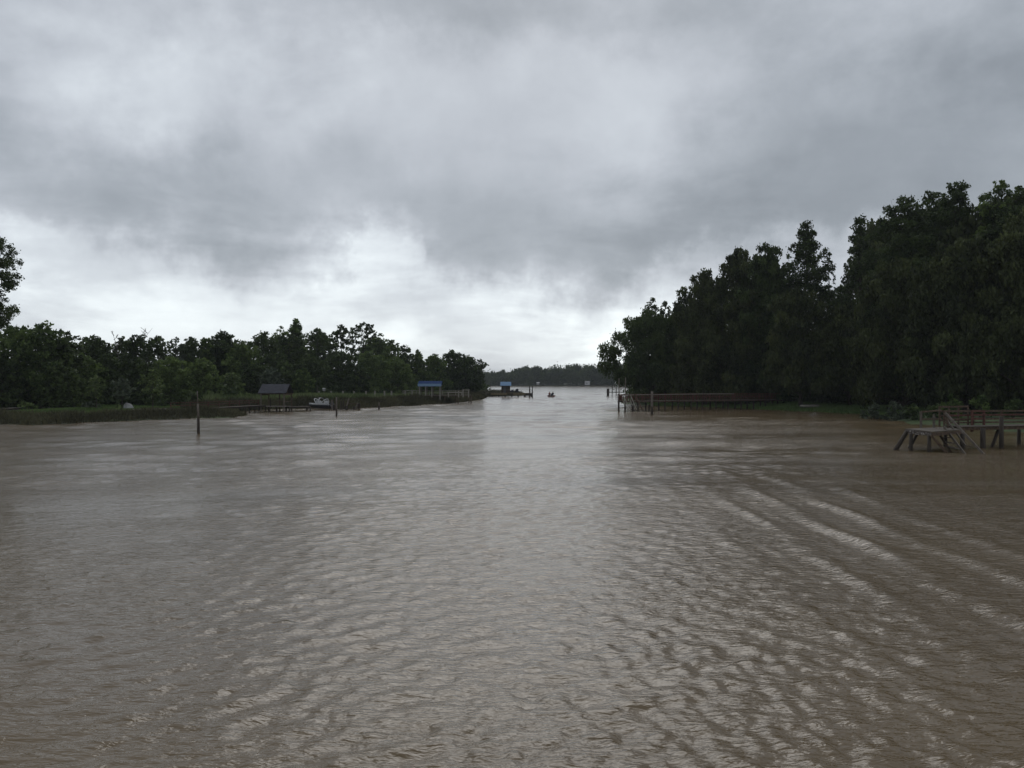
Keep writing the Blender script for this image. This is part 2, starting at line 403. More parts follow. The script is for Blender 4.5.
    h = mth('ADD', mth('MULTIPLY', n1, .050), mth('ADD', mth('MULTIPLY', n2, .036), mth('MULTIPLY', n3, .024)))
    st = N.new('ShaderNodeMapRange'); st.inputs['From Min'].default_value = .36; st.inputs['From Max'].default_value = .64
    st.inputs['To Min'].default_value = .42; st.inputs['To Max'].default_value = 1.3
    L.new(n4, st.inputs['Value'])
    hh = mth('MULTIPLY', h, st.outputs[0])
    bp = N.new('ShaderNodeBump'); bp.inputs['Strength'].default_value = 1.0; bp.inputs['Distance'].default_value = 1.0
    L.new(hh, bp.inputs['Height']); L.new(bp.outputs['Normal'], bs.inputs['Normal'])
    r = N.new('ShaderNodeValToRGB'); r.color_ramp.elements[0].color = (.109, .077, .042, 1); r.color_ramp.elements[1].color = (.140, .101, .056, 1)
    r.color_ramp.elements[0].position = .3; r.color_ramp.elements[1].position = .7
    L.new(noise(.12, 20, (1, 1, 1), 4), r.inputs['Fac']); L.new(r.outputs['Color'], bs.inputs['Base Color'])
    
    ro = N.new('ShaderNodeMapRange'); ro.inputs['From Min'].default_value = 15; ro.inputs['From Max'].default_value = 110; ro.inputs['To Min'].default_value = .10; ro.inputs['To Max'].default_value = .15
    sx = N.new('ShaderNodeSeparateXYZ'); L.new(tc.outputs['Object'], sx.inputs[0]); L.new(sx.outputs[1], ro.inputs['Value'])   # the open reach is windier than the sheltered water
    L.new(ro.outputs[0], bs.inputs['Roughness']); bs.inputs['IOR'].default_value = 1.333
    o = link('water', np_mesh('water', V, Q, m, smooth=True)); tag(o, kind='structure')
water()

# ------------------------------------------------------------------ left wood
PT = px_tree
G1 = 'trees of the wood on the left bank'
lt = [  # px, top row, half width, distance, crown base, style, material, droop, seed, dens, label
 (16, 323, 27, 114, .05, 'dome', 'leaf_mid', 0, 11, 4.6, 'bushy green tree closest to the left end of the wood, left of the twin-pointed one'),
 (40, 320, 29, 110, .05, 'dome', 'leaf_mid', 0, 12, 4.6, 'big bushy green tree with pointed top, tallest at the left end of the wood'),
 (68, 330, 22, 128, .50, 'umbrella', 'leaf_dark', 0, 13, 2.6, 'flat-topped umbrella-shaped dark tree with sky gaps, right of the big bushy tree'),
 (93, 333.5, 17, 130, .25, 'round', 'leaf_dark', 0, 14, 4.2, 'round dark treetop rising above the small light green tree on the left bank'),
 (122, 336, 14, 134, .3, 'dome', 'leaf_dark', 0, 15, 2.8, 'loose dark tree beside the left of two bare dead treetops'),
 (137, 333, 15, 132, .2, 'dome', 'leaf_dark', 0, 16, 4.2, 'dark domed tree just left of the second bare dead tree'),
 (158, 334, 14, 138, .2, 'round', 'leaf_dark', 0, 17, 4.0, 'dark tree just right of the second bare dead tree'),
 (176, 336, 13, 143, .2, 'round', 'leaf_teal', 0, 18, 2.2, 'thin see-through greyish tree with sky showing through its top'),
 (191, 335, 13, 146, .2, 'dome', 'leaf_dark', 0, 19, 4.0, 'low dark round tree behind the lone mooring post, left one of two'),
 (206, 337, 12, 148, .2, 'dome', 'leaf_mid', 0, 20, 4.0, 'low green round tree behind the lone mooring post, right one of two'),
 (223, 329, 17, 150, .12, 'round', 'leaf_dark', 0, 21, 4.6, 'dark round-headed tree standing above its neighbours left of the roofed boat shelter'),
 (243, 339, 19, 148, .06, 'dome', 'leaf_mid', 0, 22, 4.6, 'lighter green round tree in front of the wood left of the boat shelter'),
 (263, 331, 19, 160, .1, 'dome', 'leaf_dark', 0, 23, 4.4, 'dark broad tree straight behind the boat shelter roof'),
 (281, 324, 13, 172, .2, 'round', 'leaf_mid', 0, 24, 1.9, 'thin open tree with sprays of leaves against the sky left of the tall pointed tree'),
 (296, 317, 13, 176, .03, 'tower', 'leaf_mid', 0, 25, 4.8, 'tall narrow pointed tree, highest of the wood right of the boat shelter'),
 (318, 327, 17, 186, .08, 'round', 'leaf_dark', 0, 26, 4.4, 'dark round tree between the tall pointed tree and the two pine-like tops'),
 (341, 323, 13, 194, .25, 'round', 'leaf_dark', 0, 27, 3.2, 'clumpy pine-like dark tree, left one of two high tops'),
 (363, 321, 15, 198, .3, 'umbrella', 'leaf_dark', 0, 28, 3.0, 'clumpy pine-like dark tree with layered head, right one of two high tops'),
 (380, 332, 11, 200, .25, 'round', 'leaf_mid', 0, 29, 2.0, 'sparse tree with feathery top on the slope of the wood right of the pine-like pair'),
 (392, 339, 11, 203, .1, 'dome', 'leaf_mid', 0, 30, 3.6, 'green tree on the falling skyline just left of the small clumpy treetop'),
 (405, 343.5, 11, 206, .2, 'round', 'leaf_dark', 0, 31, 3.2, 'small clumpy dark treetop above the left side of the blue-roofed shelter'),
 (418, 349, 12, 206, .05, 'cone', 'leaf_mid', 0, 32, 4.4, 'green pointed tree straight behind the blue-roofed shelter'),
 (434, 353, 14, 206, .05, 'dome', 'leaf_mid', 0, 33, 4.6, 'lower green tree between the blue-roofed shelter and the big dome at the point'),
 (453, 349, 17, 214, .04, 'dome', 'leaf_dark', 0, 34, 4.8, 'big dark dome-shaped tree on the point, left half of the end clump'),
 (468, 354, 17, 216, .03, 'round', 'leaf_dark', 0, 35, 4.8, 'last dark round tree at the tip of the left bank beside open water'),
]
for px, top, hw, d, cbf, st, mt, dr, sd, dn, lab in lt:
    big = d > 160
    PT('broadleaf_tree', px, top, hw, d, lab, cbf=cbf, style=st, mat=mt, droop=bool(dr), seed=sd, dens=dn, leaf=.27 if not big else .34, group=G1,
       rc=(.19, .32) if dn > 3.5 else (.15, .26))
# front, lower rank of trees
lf = [
 (2, 352, 20, 106, .03, 'dome', 'leaf_dark', 41, 'low dark tree at the left edge of the picture under the bushy trees'),
 (60, 362, 20, 108, .03, 'dome', 'leaf_dark', 42, 'low dark bushy tree in front of the umbrella-shaped tree'),
 (82, 352, 17, 116, .03, 'round', 'leaf_mid', 43, 'mid-height green tree behind the small light green tree'),
 (110, 352, 19, 120, .03, 'dome', 'leaf_dark', 44, 'mid-height dark tree between the light green and the grey-green small trees'),
 (137, 356, 17, 122, .03, 'dome', 'leaf_dark', 45, 'mid-height dark tree behind the small yellow-green tree on the left bank'),
 (170, 355, 20, 128, .03, 'dome', 'leaf_mid', 46, 'mid-height green tree left of the mooring post'),
 (202, 357, 18, 132, .03, 'dome', 'leaf_mid', 47, 'mid-height green tree directly behind the mooring post'),
 (256, 362, 19, 146, .03, 'dome', 'leaf_dark', 48, 'low dark tree left behind the boat shelter'),
 (285, 360, 17, 152, .03, 'dome', 'leaf_dark', 49, 'low dark tree right behind the boat shelter'),
 (312, 355, 19, 166, .03, 'dome', 'leaf_dark', 50, 'low dark tree behind the white boat with hoops'),
 (342, 350, 20, 178, .03, 'dome', 'leaf_dark', 51, 'dark green tree under the left pine-like top'),
 (370, 350, 19, 184, .03, 'dome', 'leaf_mid', 52, 'mid green tree under the right pine-like top'),
 (396, 356, 17, 190, .03, 'dome', 'leaf_mid', 53, 'mid green tree low behind the marsh left of the blue-roofed shelter'),
 (232, 371, 12, 138, .02, 'dome', 'leaf_light', 54, 'small light green bushy tree at the wood edge left of the boat shelter'),
 (272, 366, 10, 142, .02, 'round', 'leaf_teal', 55, 'small greyish tree just above the boat shelter roof'),
 (303, 367, 9, 150, .02, 'round', 'leaf_mid', 56, 'small green tree at the wood edge right of the boat shelter'),
]
for px, top, hw, d, cbf, st, mt, sd, lab in lf:
    PT('broadleaf_tree', px, top, hw, d, lab, cbf=cbf, style=st, mat=mt, seed=sd, dens=4.4, leaf=.27, group=G1, rc=(.17, .30))
# small single trees on the lawn
GL = 'small young trees on the left lawn'
PT('young_tree', 96, 375, 8.5, 104, 'small light green young tree on the left lawn, leftmost of three', cbf=.38, style='round', mat='leaf_light', seed=61, dens=3.2, leaf=.22, group=GL)
PT('young_tree', 122, 376, 9.5, 106, 'small grey-green young tree with rounded crown on the left lawn, middle of three', cbf=.36, style='dome', mat='leaf_teal', seed=62, dens=3.0, leaf=.22, group=GL)
PT('young_tree', 153, 369, 11, 108, 'small yellow-green young tree on the left lawn, rightmost and largest of three', cbf=.36, style='dome', mat='leaf_light', seed=63, dens=2.8, leaf=.22, group=GL)
# dead trees sticking out
bare_tree('dead_tree', 115, 330, 131, 'bare leafless tree poking above the wood, left one of two', 5, .10, 'bare dead trees on the left bank')
bare_tree('dead_tree', 146, 327, 134, 'bare leafless tree with fine twigs above the wood, right one of two', 8, .13, 'bare dead trees on the left bank')
# big tree at the very edge
tree('tall_tree', (X_at(-46, 95), 95, .6), 'tall open feathery tree reaching in from the left edge of the picture', H=Z_at(208, 95) - .6, R=6.3, cb=9.0, style='round', leaf=.14, dens=4.6,
     mat='leaf_dark', seed=79, K=190, rc=(.12, .20), droop=False)
def crown_top(o):
    a = np.empty(len(o.data.vertices) * 3, np.float32); o.data.vertices.foreach_get('co', a); return float(a.reshape(-1, 3)[:, 2].max())
# trees filling the wood behind
srcs = [t for t in TREES if t.name.startswith('broadleaf_tree')][3:24]
rnd = random.Random(5)
infill = [(-60, 112), (-84, 120), (-64, 138), (-100, 140), (-52, 152), (-72, 158), (-62, 178), (-45, 170), (-88, 178), (-50, 192), (-36, 222), (-48, 214), (-30, 236), (-64, 232), (-22, 232), (-80, 208), (-40, 243), (-14, 236)]
for i, (x, y) in enumerate(infill):
    s = srcs[(i * 5) % len(srcs)]
    px = 512 + F * x / y
    lim = np.interp(px, [0, 60, 100, 210, 290, 370, 400, 440, 480], [330, 336, 340, 341, 334, 333, 350, 358, 362])
    Hs = [t for t in s.children if t.name.startswith('crown')][0]
    h0 = s.location.z; top = crown_top(Hs)
    k = (Z_at(lim, y) - .6) / top; kk = max(.75, k * rnd.uniform(.9, 1.0))
    copy_tree(s, (x, y, .6), rnd.uniform(0, 6), (max(k * 1.05, 1), max(k * 1.05, 1), k), 'dark tree deeper in the wood behind the front trees of the left bank', 'trees deeper in the left wood')

# ------------------------------------------------------------------ right wood
G2 = 'tall trees on the right bank'
rt = [
 (652, 309, 34, 151, .16, 'dome', 'leaf_dark', 1, 101, 5.0, -1.0, 'dark tree at the tip of the right bank leaning out over the water'),
 (652, 296, 14, 156, .35, 'tower', 'leaf_dark', 0, 102, 2.4, 0, 'feathery twin top, left spire, above the leaning tree at the tip of the right bank'),
 (665, 300, 13, 155, .35, 'tower', 'leaf_dark', 0, 103, 2.4, 0, 'feathery spire just right of the tallest one at the tip of the right bank'),
 (679, 302, 13, 152, .2, 'tower', 'leaf_dark', 0, 104, 2.0, 0, 'thin open tree in the notch before the tall dark wall of trees'),
 (705, 268, 27, 141, .06, 'dome', 'leaf_casu', 1, 105, 4.6, 0, 'tall dark drooping tree starting the high wall of trees behind the long pier'),
 (738, 245, 30, 138, .06, 'tower', 'leaf_casu', 1, 106, 4.6, 0, 'tall dark tree with small twin tips, second in the high wall of trees'),
 (767, 242, 27, 135, .10, 'dome', 'leaf_dark', 1, 107, 4.6, 0, 'tall dark round-topped tree left of the highest open tree behind the pier'),
 (806, 219, 29, 131, .10, 'tower', 'leaf_dark', 0, 108, 3.5, 0, 'very tall open-branched tree just left of the gap of sky in the right wood'),
 (800, 286, 30, 123, .13, 'dome', 'leaf_casu', 1, 109, 5.0, 0, 'mid-height drooping tree in front of the very tall open-branched one'),
 (829, 256, 9, 134, .2, 'round', 'leaf_teal', 0, 110, 1.7, 0, 'thin see-through tree standing in the gap of sky'),
 (860, 212, 24, 124, .10, 'tower', 'leaf_dark', 0, 111, 3.4, 0, 'tall dark clumpy tree with ragged left side right of the gap of sky'),
 (850, 300, 33, 118, .13, 'dome', 'leaf_casu', 1, 112, 5.0, 0, 'broad drooping tree over the grass patch right of the gap of sky'),
 (902, 195, 34, 116, .12, 'dome', 'leaf_dark', 0, 113, 4.2, 0, 'tall dark round-headed tree between the ragged tree and the giant at the right'),
 (905, 255, 42, 104, .06, 'dome', 'leaf_casu', 1, 114, 5.0, 0, 'wide drooping tree above the grey-green bushes on the right bank'),
 (955, 180, 34, 108, .12, 'dome', 'leaf_dark', 0, 115, 4.2, 0, 'highest tree of the right bank, its blunt top above all others'),
 (998, 182, 38, 104, .08, 'dome', 'leaf_mid', 0, 116, 4.6, 0, 'giant tree with brighter leaf tips near the right edge of the picture'),
 (929, 190, 32, 112, .12, 'tower', 'leaf_dark', 0, 120, 4.4, 0, 'tall dark tree filling the skyline just left of the highest tree'),
 (1024, 186, 34, 98, .12, 'dome', 'leaf_dark', 0, 121, 4.4, 0, 'tall dark treetop at the right edge right of the brighter giant'),
 (965, 235, 45, 94, .06, 'dome', 'leaf_casu', 1, 117, 5.0, 0, 'great drooping tree behind the near jetty, left of the rightmost one'),
 (1030, 206, 48, 90, .06, 'dome', 'leaf_casu', 1, 118, 5.0, 0, 'great drooping tree cut by the right edge of the picture'),
 (1085, 175, 50, 88, .06, 'dome', 'leaf_dark', 0, 119, 3.4, 0, 'tall dark tree beyond the right edge behind the great drooping tree'),
]
for px, top, hw, d, cbf, st, mt, dr, sd, dn, lean, lab in rt:
    PT('tall_tree', px, top, hw * 1.06, d, lab, cbf=cbf, style=st, mat=mt, droop=bool(dr), seed=sd, dens=dn, leaf=.215, group=G2, lean=lean,
       rc=(.16, .30) if dn > 3 else (.15, .24), base_z=.6)
rsrc = [t for t in TREES if t.name.startswith('tall_tree')][5:]
rin = [(33, 158), (44, 150), (54, 142), (38, 176), (52, 168), (66, 150), (66, 128), (76, 118), (62, 104), (82, 100), (70, 92), (34, 192), (92, 130), (47, 200)]
for i, (x, y) in enumerate(rin):
    s = rsrc[(i * 3) % len(rsrc)]
    px = 512 + F * x / y
    lim = np.interp(px, [620, 660, 690, 740, 800, 833, 870, 950, 1100], [350, 346, 300, 258, 250, 290, 218, 194, 182])
    cr = [t for t in s.children if t.name.startswith('crown')][0]; top = crown_top(cr)
    k = (Z_at(lim, y) - .6) / top
    copy_tree(s, (x, y, .6), rnd.uniform(0, 6), (max(k, .8), max(k, .8), k), 'dark tree deep in the right wood behind the tall front trees', 'trees deep in the right wood')

# ------------------------------------------------------------------ undergrowth, reeds, grass (countless)
def blades(name, pts, h, w, mat, seed, per=3, lean=.25, kind='stuff'):
    rng = np.random.default_rng(seed); P = np.repeat(np.array(pts), per, 0); n = len(P)
    P = P + np.concatenate([rng.normal(0, .12, (n, 2)), np.zeros((n, 1))], 1)
    hh = (np.repeat(h, per) if hasattr(h, '__len__') else np.full(n, h)) * rng.uniform(.55, 1.25, n)
    a = rng.uniform(0, 2 * PI, n); dx, dy = np.cos(a) * w / 2, np.sin(a) * w / 2
    la = rng.normal(0, lean, (n, 2)) * hh[:, None]
    V = np.stack([P + np.stack([-dx, -dy, np.full(n, -.1)], 1), P + np.stack([dx, dy, np.full(n, -.1)], 1),
                  P + np.stack([dx * .6 + la[:, 0] * .45, dy * .6 + la[:, 1] * .45, hh * .6], 1), P + np.stack([la[:, 0], la[:, 1], hh], 1)], 1).reshape(-1, 3)
    tone = np.clip(.45 + .25 * np.sin(P[:, 0] * .5 + 2 * np.sin(P[:, 1] * .3)) + rng.normal(0, .18, n), 0, 1)
    me = np_mesh(name, V, np.arange(4 * n).reshape(-1, 4), mat, np.repeat(tone, 4))
    return link(name, me)
def scatter(poly, n, seed, lo, hi, box, cond=None, top=.75):
    rng = np.random.default_rng(seed); x = rng.uniform(box[0], box[1], n); y = rng.uniform(box[2], box[3], n)
    sd = poly_sd(x, y, poly); k = (sd > lo) & (sd < hi)
    if cond is not None: k &= cond(x, y)
    x, y, sd = x[k], y[k], sd[k]
    return np.stack([x, y, bank_height(sd, x, y, top)], 1), sd
p, sd = scatter(LEFT, 460000, 1, -1.6, 6.5, (-85, 6, 60, 256))
rag = .55 * np.sin(p[:, 0] * .9 + 1.7 * np.sin(p[:, 1] * .35)) + .45 * np.sin(p[:, 1] * 1.7 + p[:, 0] * .6)
k_ = sd > -.5 + .9 * rag; p, sd, rag = p[k_], sd[k_], rag[k_]
o = blades('reeds', p, .85 * np.clip((sd + 1.2) / 2.0, .35, 1) * np.where(p[:, 1] < 112, .58, 1) * (1 + .22 * rag + .18 * np.sin(p[:, 0] * 2.3 - p[:, 1])), .10, M['leaf_reed'], 2, 2); tag(o, 'brown reeds fringing the water along the left bank', 'reeds', kind='stuff')
p, sd = scatter(LEFT, 420000, 3, 6.0, 60, (-80, -5, 118, 232), lambda x, y: (x > -y * .34 - 3) & (y < 135 + (x + 40) * 2.6 + 45))
o = blades('marsh_grass', p, np.where(p[:, 1] > 148, .85, 1.3), .15, M['leaf_grass'], 4, 1); tag(o, 'tall light green marsh grass behind the brown reeds of the left bank', 'marsh grass', kind='stuff')
p, sd = scatter(LEFT, 60000, 6, 5.5, 20, (-90, -30, 78, 125), lambda x, y: x < -y * .31)
o = blades('lawn_grass', p, .16, .14, M['leaf_lawn'], 7, 2); tag(o, 'short mown grass under the trees of the left bank', 'grass', kind='stuff')
p, sd = scatter(RIGHT, 160000, 8, -.2, 16, (24, 70, 60, 160), lambda x, y: y > 97)
o = blades('bank_grass', p, .25, .12, M['leaf_bank'], 9, 2); tag(o, 'short green grass on the right bank below the trees', 'grass', kind='stuff')
# dark undergrowth that closes the wood floor
def undergrowth(name, poly, box, n, seed, lo, hmin, hmax, label, cond=None):
    p, sd = scatter(poly, n, seed, lo, 400, box, cond); rng = np.random.default_rng(seed)
    k = 90; idx = np.repeat(np.arange(len(p)), k); N_ = len(idx); hs = rng.uniform(hmin, hmax, len(p))
    v = rng.normal(size=(N_, 3)); v /= np.linalg.norm(v, axis=1)[:, None]
    P = p[idx] + v * np.stack([hs[idx] * .8, hs[idx] * .8, hs[idx] * .55], 1) * rng.uniform(.5, 1, N_)[:, None]; P[:, 2] += hs[idx] * .45
    P[:, 2] = np.maximum(P[:, 2], p[idx][:, 2])
    tone = np.clip(rng.uniform(.1, .6, len(p))[idx] + rng.normal(0, .12, N_), 0, 1)
    V, Q, tv = leaf_quads(P, .42, rng, tone)
    o = link(name, np_mesh(name, V, Q, M['leaf_dark'], tv)); tag(o, label, 'undergrowth', kind='stuff')
undergrowth('undergrowth', LEFT, (-120, -8, 106, 262), 2600, 21, 5, 1.6, 3.4, 'dark undergrowth between the trunks of the left wood', lambda x, y: (y > 112 + (x + 60) * 1.0) & (y > np.interp(x, [-70, -55, -45, -40, -25, -10], [100, 112, 135, 160, 205, 222])))
undergrowth('undergrowth', RIGHT, (20, 110, 70, 200), 1100, 22, 2.2, 1.5, 3.2, 'dark undergrowth between the trunks of the right wood', lambda x, y: y > np.interp(x, [20, 24, 35, 45, 60, 75], [155, 150, 136, 124, 102, 80]))

# bushes
def bush(px, top, hw, d, label, mat, seed, group, poly=RIGHT, leaf=.16, dens=4.0, name='bush', style='dome'):
    x = X_at(px, d); z = gz(x, d, poly); H = Z_at(top, d) - z; R = hw * d / F
    r = empty(name, (x, d, z))
    mb, cr = tree_meshes(seed, H, R, .05, style, leaf, dens, mat, K=14, rc=(.3, .5))
    mb.build('stem', M['bark'], r); link('foliage', cr, r); tag(r, label, 'bush', group); return r
GB = 'bushes at the water edge of the right bank'
bush(874, 403, 12, 95, 'grey-green bush at the water edge, left end of the bushes beside the grass patch', 'leaf_teal', 201, GB)
bush(893, 401, 13, 91, 'largest grey-green bush at the water edge left of the near jetty', 'leaf_teal', 202, GB)
bush(913, 404, 11, 87, 'dark low bush just above the left end of the near jetty', 'leaf_dark', 203, GB)
bush(951, 394, 12, 84, 'bright green bush behind the raised railing of the near jetty', 'leaf_mid', 204, GB)
bush(982, 395, 12, 82, 'bright green bush behind the near jetty, nearer the right edge', 'leaf_mid', 205, GB)
bush(1014, 398, 13, 80, 'dark green bush behind the near jetty at the right edge of the picture', 'leaf_dark', 206, GB)
bush(935, 405, 12, 85, 'dark bush behind the left post of the near jetty railing', 'leaf_dark', 207, GB)
GC = 'bushes at the edge of the left wood'
lb = [(190, 391, 10, 128, 'leaf_grass', 'pale grassy bush left of the mooring post'), (212, 392, 10, 128, 'leaf_grass', 'pale grassy bush right of the mooring post'),
      (118, 404, 4, 99, 'leaf_light', 'tiny yellow-green shrub on the lawn left of the white covered boat'), (88, 402, 8, 104, 'leaf_teal', 'low shrub at the foot of the leftmost young tree'),
      (74, 401, 7, 104, 'leaf_dark', 'low dark shrub on the left lawn beside the light shrub'), (28, 402, 9, 102, 'leaf_mid', 'low green shrub at the foot of the big bushy tree'),
      (160, 394, 12, 118, 'leaf_dark', 'dark shrub behind the long low walkway'), (290, 390, 9, 144, 'leaf_mid', 'green shrub right of the boat shelter roof'),
      (245, 393, 8, 134, 'leaf_mid', 'low green shrub left of the boat shelter')]
for i, (px, top, hw, d, mt, lab) in enumerate(lb): bush(px, top, hw, d, lab, mt, 220 + i, GC, LEFT, .2, 3.6)

# ------------------------------------------------------------------ far wood (one mass)
def far_wood():
    rng = np.random.default_rng(55); Ps, Ts = [], []
    for row in range(3):
        x = -330.0
        while x < 420:
            yb = np.interp(x, [-260, -90, 30, 80, 150, 260, 500], [768, 734, 730, 708, 650, 570, 540]) + row * 12
            px = 512 + F * x / yb
            top = np.interp(px, [100, 470, 484, 492, 502, 512, 522, 536, 552, 566, 580, 590, 620, 900], [372, 373, 372, 374, 371, 371, 367, 367, 368, 364.5, 363.5, 366, 364, 360]) + rng.normal(0, .9)
            H = Z_at(top, yb) * (.8 if row == 0 and rng.uniform() < .4 else 1); R = rng.uniform(3.5, 7.5)
            nc = 26; c = rng.normal(size=(nc, 3)); c /= np.linalg.norm(c, axis=1)[:, None]
            c = c * np.array([R, R, H * .45]) * rng.uniform(.5, 1, (nc, 1)) + np.array([x, yb, H * .52])
            k = 46; i = np.repeat(np.arange(nc), k)
            P = c[i] + rng.normal(size=(nc * k, 3)) * R * .2
            P[:, 2] = np.clip(P[:, 2], .6, None)
            Ps.append(P); Ts.append(np.clip(rng.uniform(.2, .7) + rng.normal(0, .1, nc)[i] + rng.normal(0, .1, nc * k), 0, 1))
            x += R * rng.uniform(.8, 1.3)
    P = np.concatenate(Ps); T = np.concatenate(Ts)
    V, Q, tv = leaf_quads(P, .95, rng, T)
    o = link('far_wood', np_mesh('far_wood', V, Q, M['leaf_dark'], tv)); tag(o, 'hazy dark wood along the far shore across the open water', 'distant wood', kind='stuff')
far_wood()

# ------------------------------------------------------------------ mooring posts
def post(name, px, ybase, ytop, rad, label, cat='post', group=None, lean=(0, 0), mat='wood_grey', dark=.35, rtop=None):
    d = dist(ybase); x = X_at(px, d); H = Z_at(ytop, d); r = empty(name, (x, d, 0)); rtop = rtop or rad * .7
    hw = H * dark; n = 5
    lo = [(lean[0] * z / H, lean[1] * z / H, z) for z in np.linspace(-1.2, hw, n)]
    hi = [(lean[0] * z / H + .008 * math.sin(z * 3), lean[1] * z / H, z) for z in np.linspace(hw, H, n)]
    rr = lambda z: rad + (rtop - rad) * max(0, z) / H
    MB().tube(lo, [rr(p[2]) * 1.08 for p in lo], 10).build('wet_foot', M['wood_dark'], r, smooth=True)
    MB().tube(hi, [rr(p[2]) for p in hi], 10).build('shaft', M[mat], r, smooth=True)
    return tag(r, label, cat, group)
# the lone post: thick weathered lower part, thin upper pole
d = dist(434); r = empty('mooring_post', (X_at(198, d), d, 0))
MB().tube([(0.03, 0, -1.2), (.03, 0, .5), (.02, 0, 1.25)], [.118, .115, .105], 12).build('shaft', M['wood_dark'], r, smooth=True)
MB().tube([(.02, 0, 1.22), (0, 0, 2.0), (-.03, 0, 2.45)], [.10, .088, .075], 12).build('weathered_top', M['wood_grey'], r, smooth=True)
MB().tube([(-.01, 0, 2.4), (-.06, 0, Z_at(391, d))], [.05, .035], 8).build('marker_pole', M['wood_grey'], r, smooth=True)
tag(r, 'lone weathered mooring post standing in open water left of the middle', 'post')
post('mooring_post', 336.5, 416, 397, .11, 'thin pale pole in the water right of the white boat', group='poles by the white boat', dark=.3, rtop=.08)
post('mooring_post', 379, 409.5, 402.5, .15, 'short single post in the water between boat shelter and blue-roofed shelter', dark=.5)
post('mooring_post', 652, 414.5, 391.5, .17, 'stout pale post in front of the left end of the long pier', dark=.25, rtop=.15)
post('mooring_post', 619, 411, 378.5, .09, 'tall slim pole at the left corner of the long pier, left one of two', group='tall poles of the long pier', dark=.15)
post('mooring_post', 625.5, 409.5, 377.5, .09, 'tall slim pole at the left corner of the long pier, right one of two', group='tall poles of the long pier', dark=.15)
for px, lab in ((529.5, 'tall dark pole at the end of the far left dock, left one of two'), (532.3, 'tall dark pole at the end of the far left dock, right one of two')):
    post('mooring_post', px, 397.5, 386, .17, lab, group='poles at the end of the far dock', dark=.6, mat='wood_dark')
post('mooring_post', 490.5, 393, 385, .12, 'slim pole in the marsh left of the small blue roof', mat='wood_dark')

# ------------------------------------------------------------------ generic pier
def pier(name, pts, z, width, label, cat, mats, spacing=3.0, rail=None, pr=.11, railsides=(1,), pile_z=-1.2, group=None, caps=0.0, rail_gap=None, thick=.14):
    """pts = centre line (x, y); z deck height. children: deck, joists, pilings, rails"""
    r = empty(name, (pts[0][0], pts[0][1], 0)); ox, oy = pts[0]
    dk, js, st = MB(), MB(), MB(); rnd = random.Random(int(abs(ox * 13 + oy)))
    for (x0, y0), (x1, y1) in zip(pts[:-1], pts[1:]):
        a = Vector((x0 - ox, y0 - oy, 0)); b = Vector((x1 - ox, y1 - oy, 0)); u = (b - a).normalized(); v = Vector((-u.y, u.x, 0)); Ln = (b - a).length
        nb = int(Ln / .24)
        for i in range(nb):
            c = a + u * (i + .5) * Ln / nb; w = width / 2 + rnd.uniform(-.03, .05); dz = rnd.uniform(-.008, .008)
            if rnd.random() < .02: continue
            dk.bar(c - v * w + Vector((0, 0, z + dz)), c + v * w + Vector((0, 0, z + dz)), .205, .04)
        for s in (-1, 1):
            js.bar(a + v * s * width * .42 + Vector((0, 0, z - .035 - thick / 2)), b + v * s * width * .42 + Vector((0, 0, z - .035 - thick / 2)), .07, thick)
        n = max(1, int(round(Ln / spacing)))
        for i in range(n + 1):
            for s in (-1, 1):
                c = a + u * (Ln * i / n) + v * s * width * .44
                c += Vector((rnd.uniform(-.08, .08), rnd.uniform(-.05, .05), 0))
                if (i == n and (x1, y1) != pts[-1]): continue
                t = c + Vector((rnd.uniform(-.08, .08), 0, z - .06 + caps)) 
                MB().tube([c + Vector((0, 0, pile_z)), t], [pr * rnd.uniform(.9, 1.15), pr * .9], 8).build('piling', M[mats[1]], r, smooth=True)
        if rail:
            for s in railsides:
                n2 = max(1, int(round(Ln / rail['gap'])))
                rl = MB()
                for hgt in rail['rows']:
                    rl.bar(a + v * s * width * .47 + Vector((0, 0, z + hgt)), b + v * s * width * .47 + Vector((0, 0, z + hgt + rnd.uniform(-.03, .03))), .06, rail.get('h', .10))
                rl.build('rail', M[rail['mat']], r)
                if rail.get('slats'):
                    sl = MB(); k = int(Ln / rail['slats'])
                    for i in range(k):
                        c = a + u * (i + .5) * Ln / k + v * s * width * .44
                        sl.bar(c + Vector((0, 0, z + .05)), c + Vector((rnd.uniform(-.03, .03), 0, z + rail['rows'][0] * .96)), .11, .025)
                    sl.build('balusters', M[rail.get('slatmat', rail['mat'])], r)
                for i in range(n2 + 1):
                    c = a + u * (Ln * i / n2) + v * s * width * .52
                    MB().bar(c + Vector((0, 0, z - .25)), c + Vector((rnd.uniform(-.03, .03), 0, z + rail['rows'][0] + .06)), .09).build('rail_post', M[rail['mat']], r)
    dk.build('deck', M[mats[0]], r); js.build('joists', M[mats[1]], r)
    return tag(r, label, cat, group)

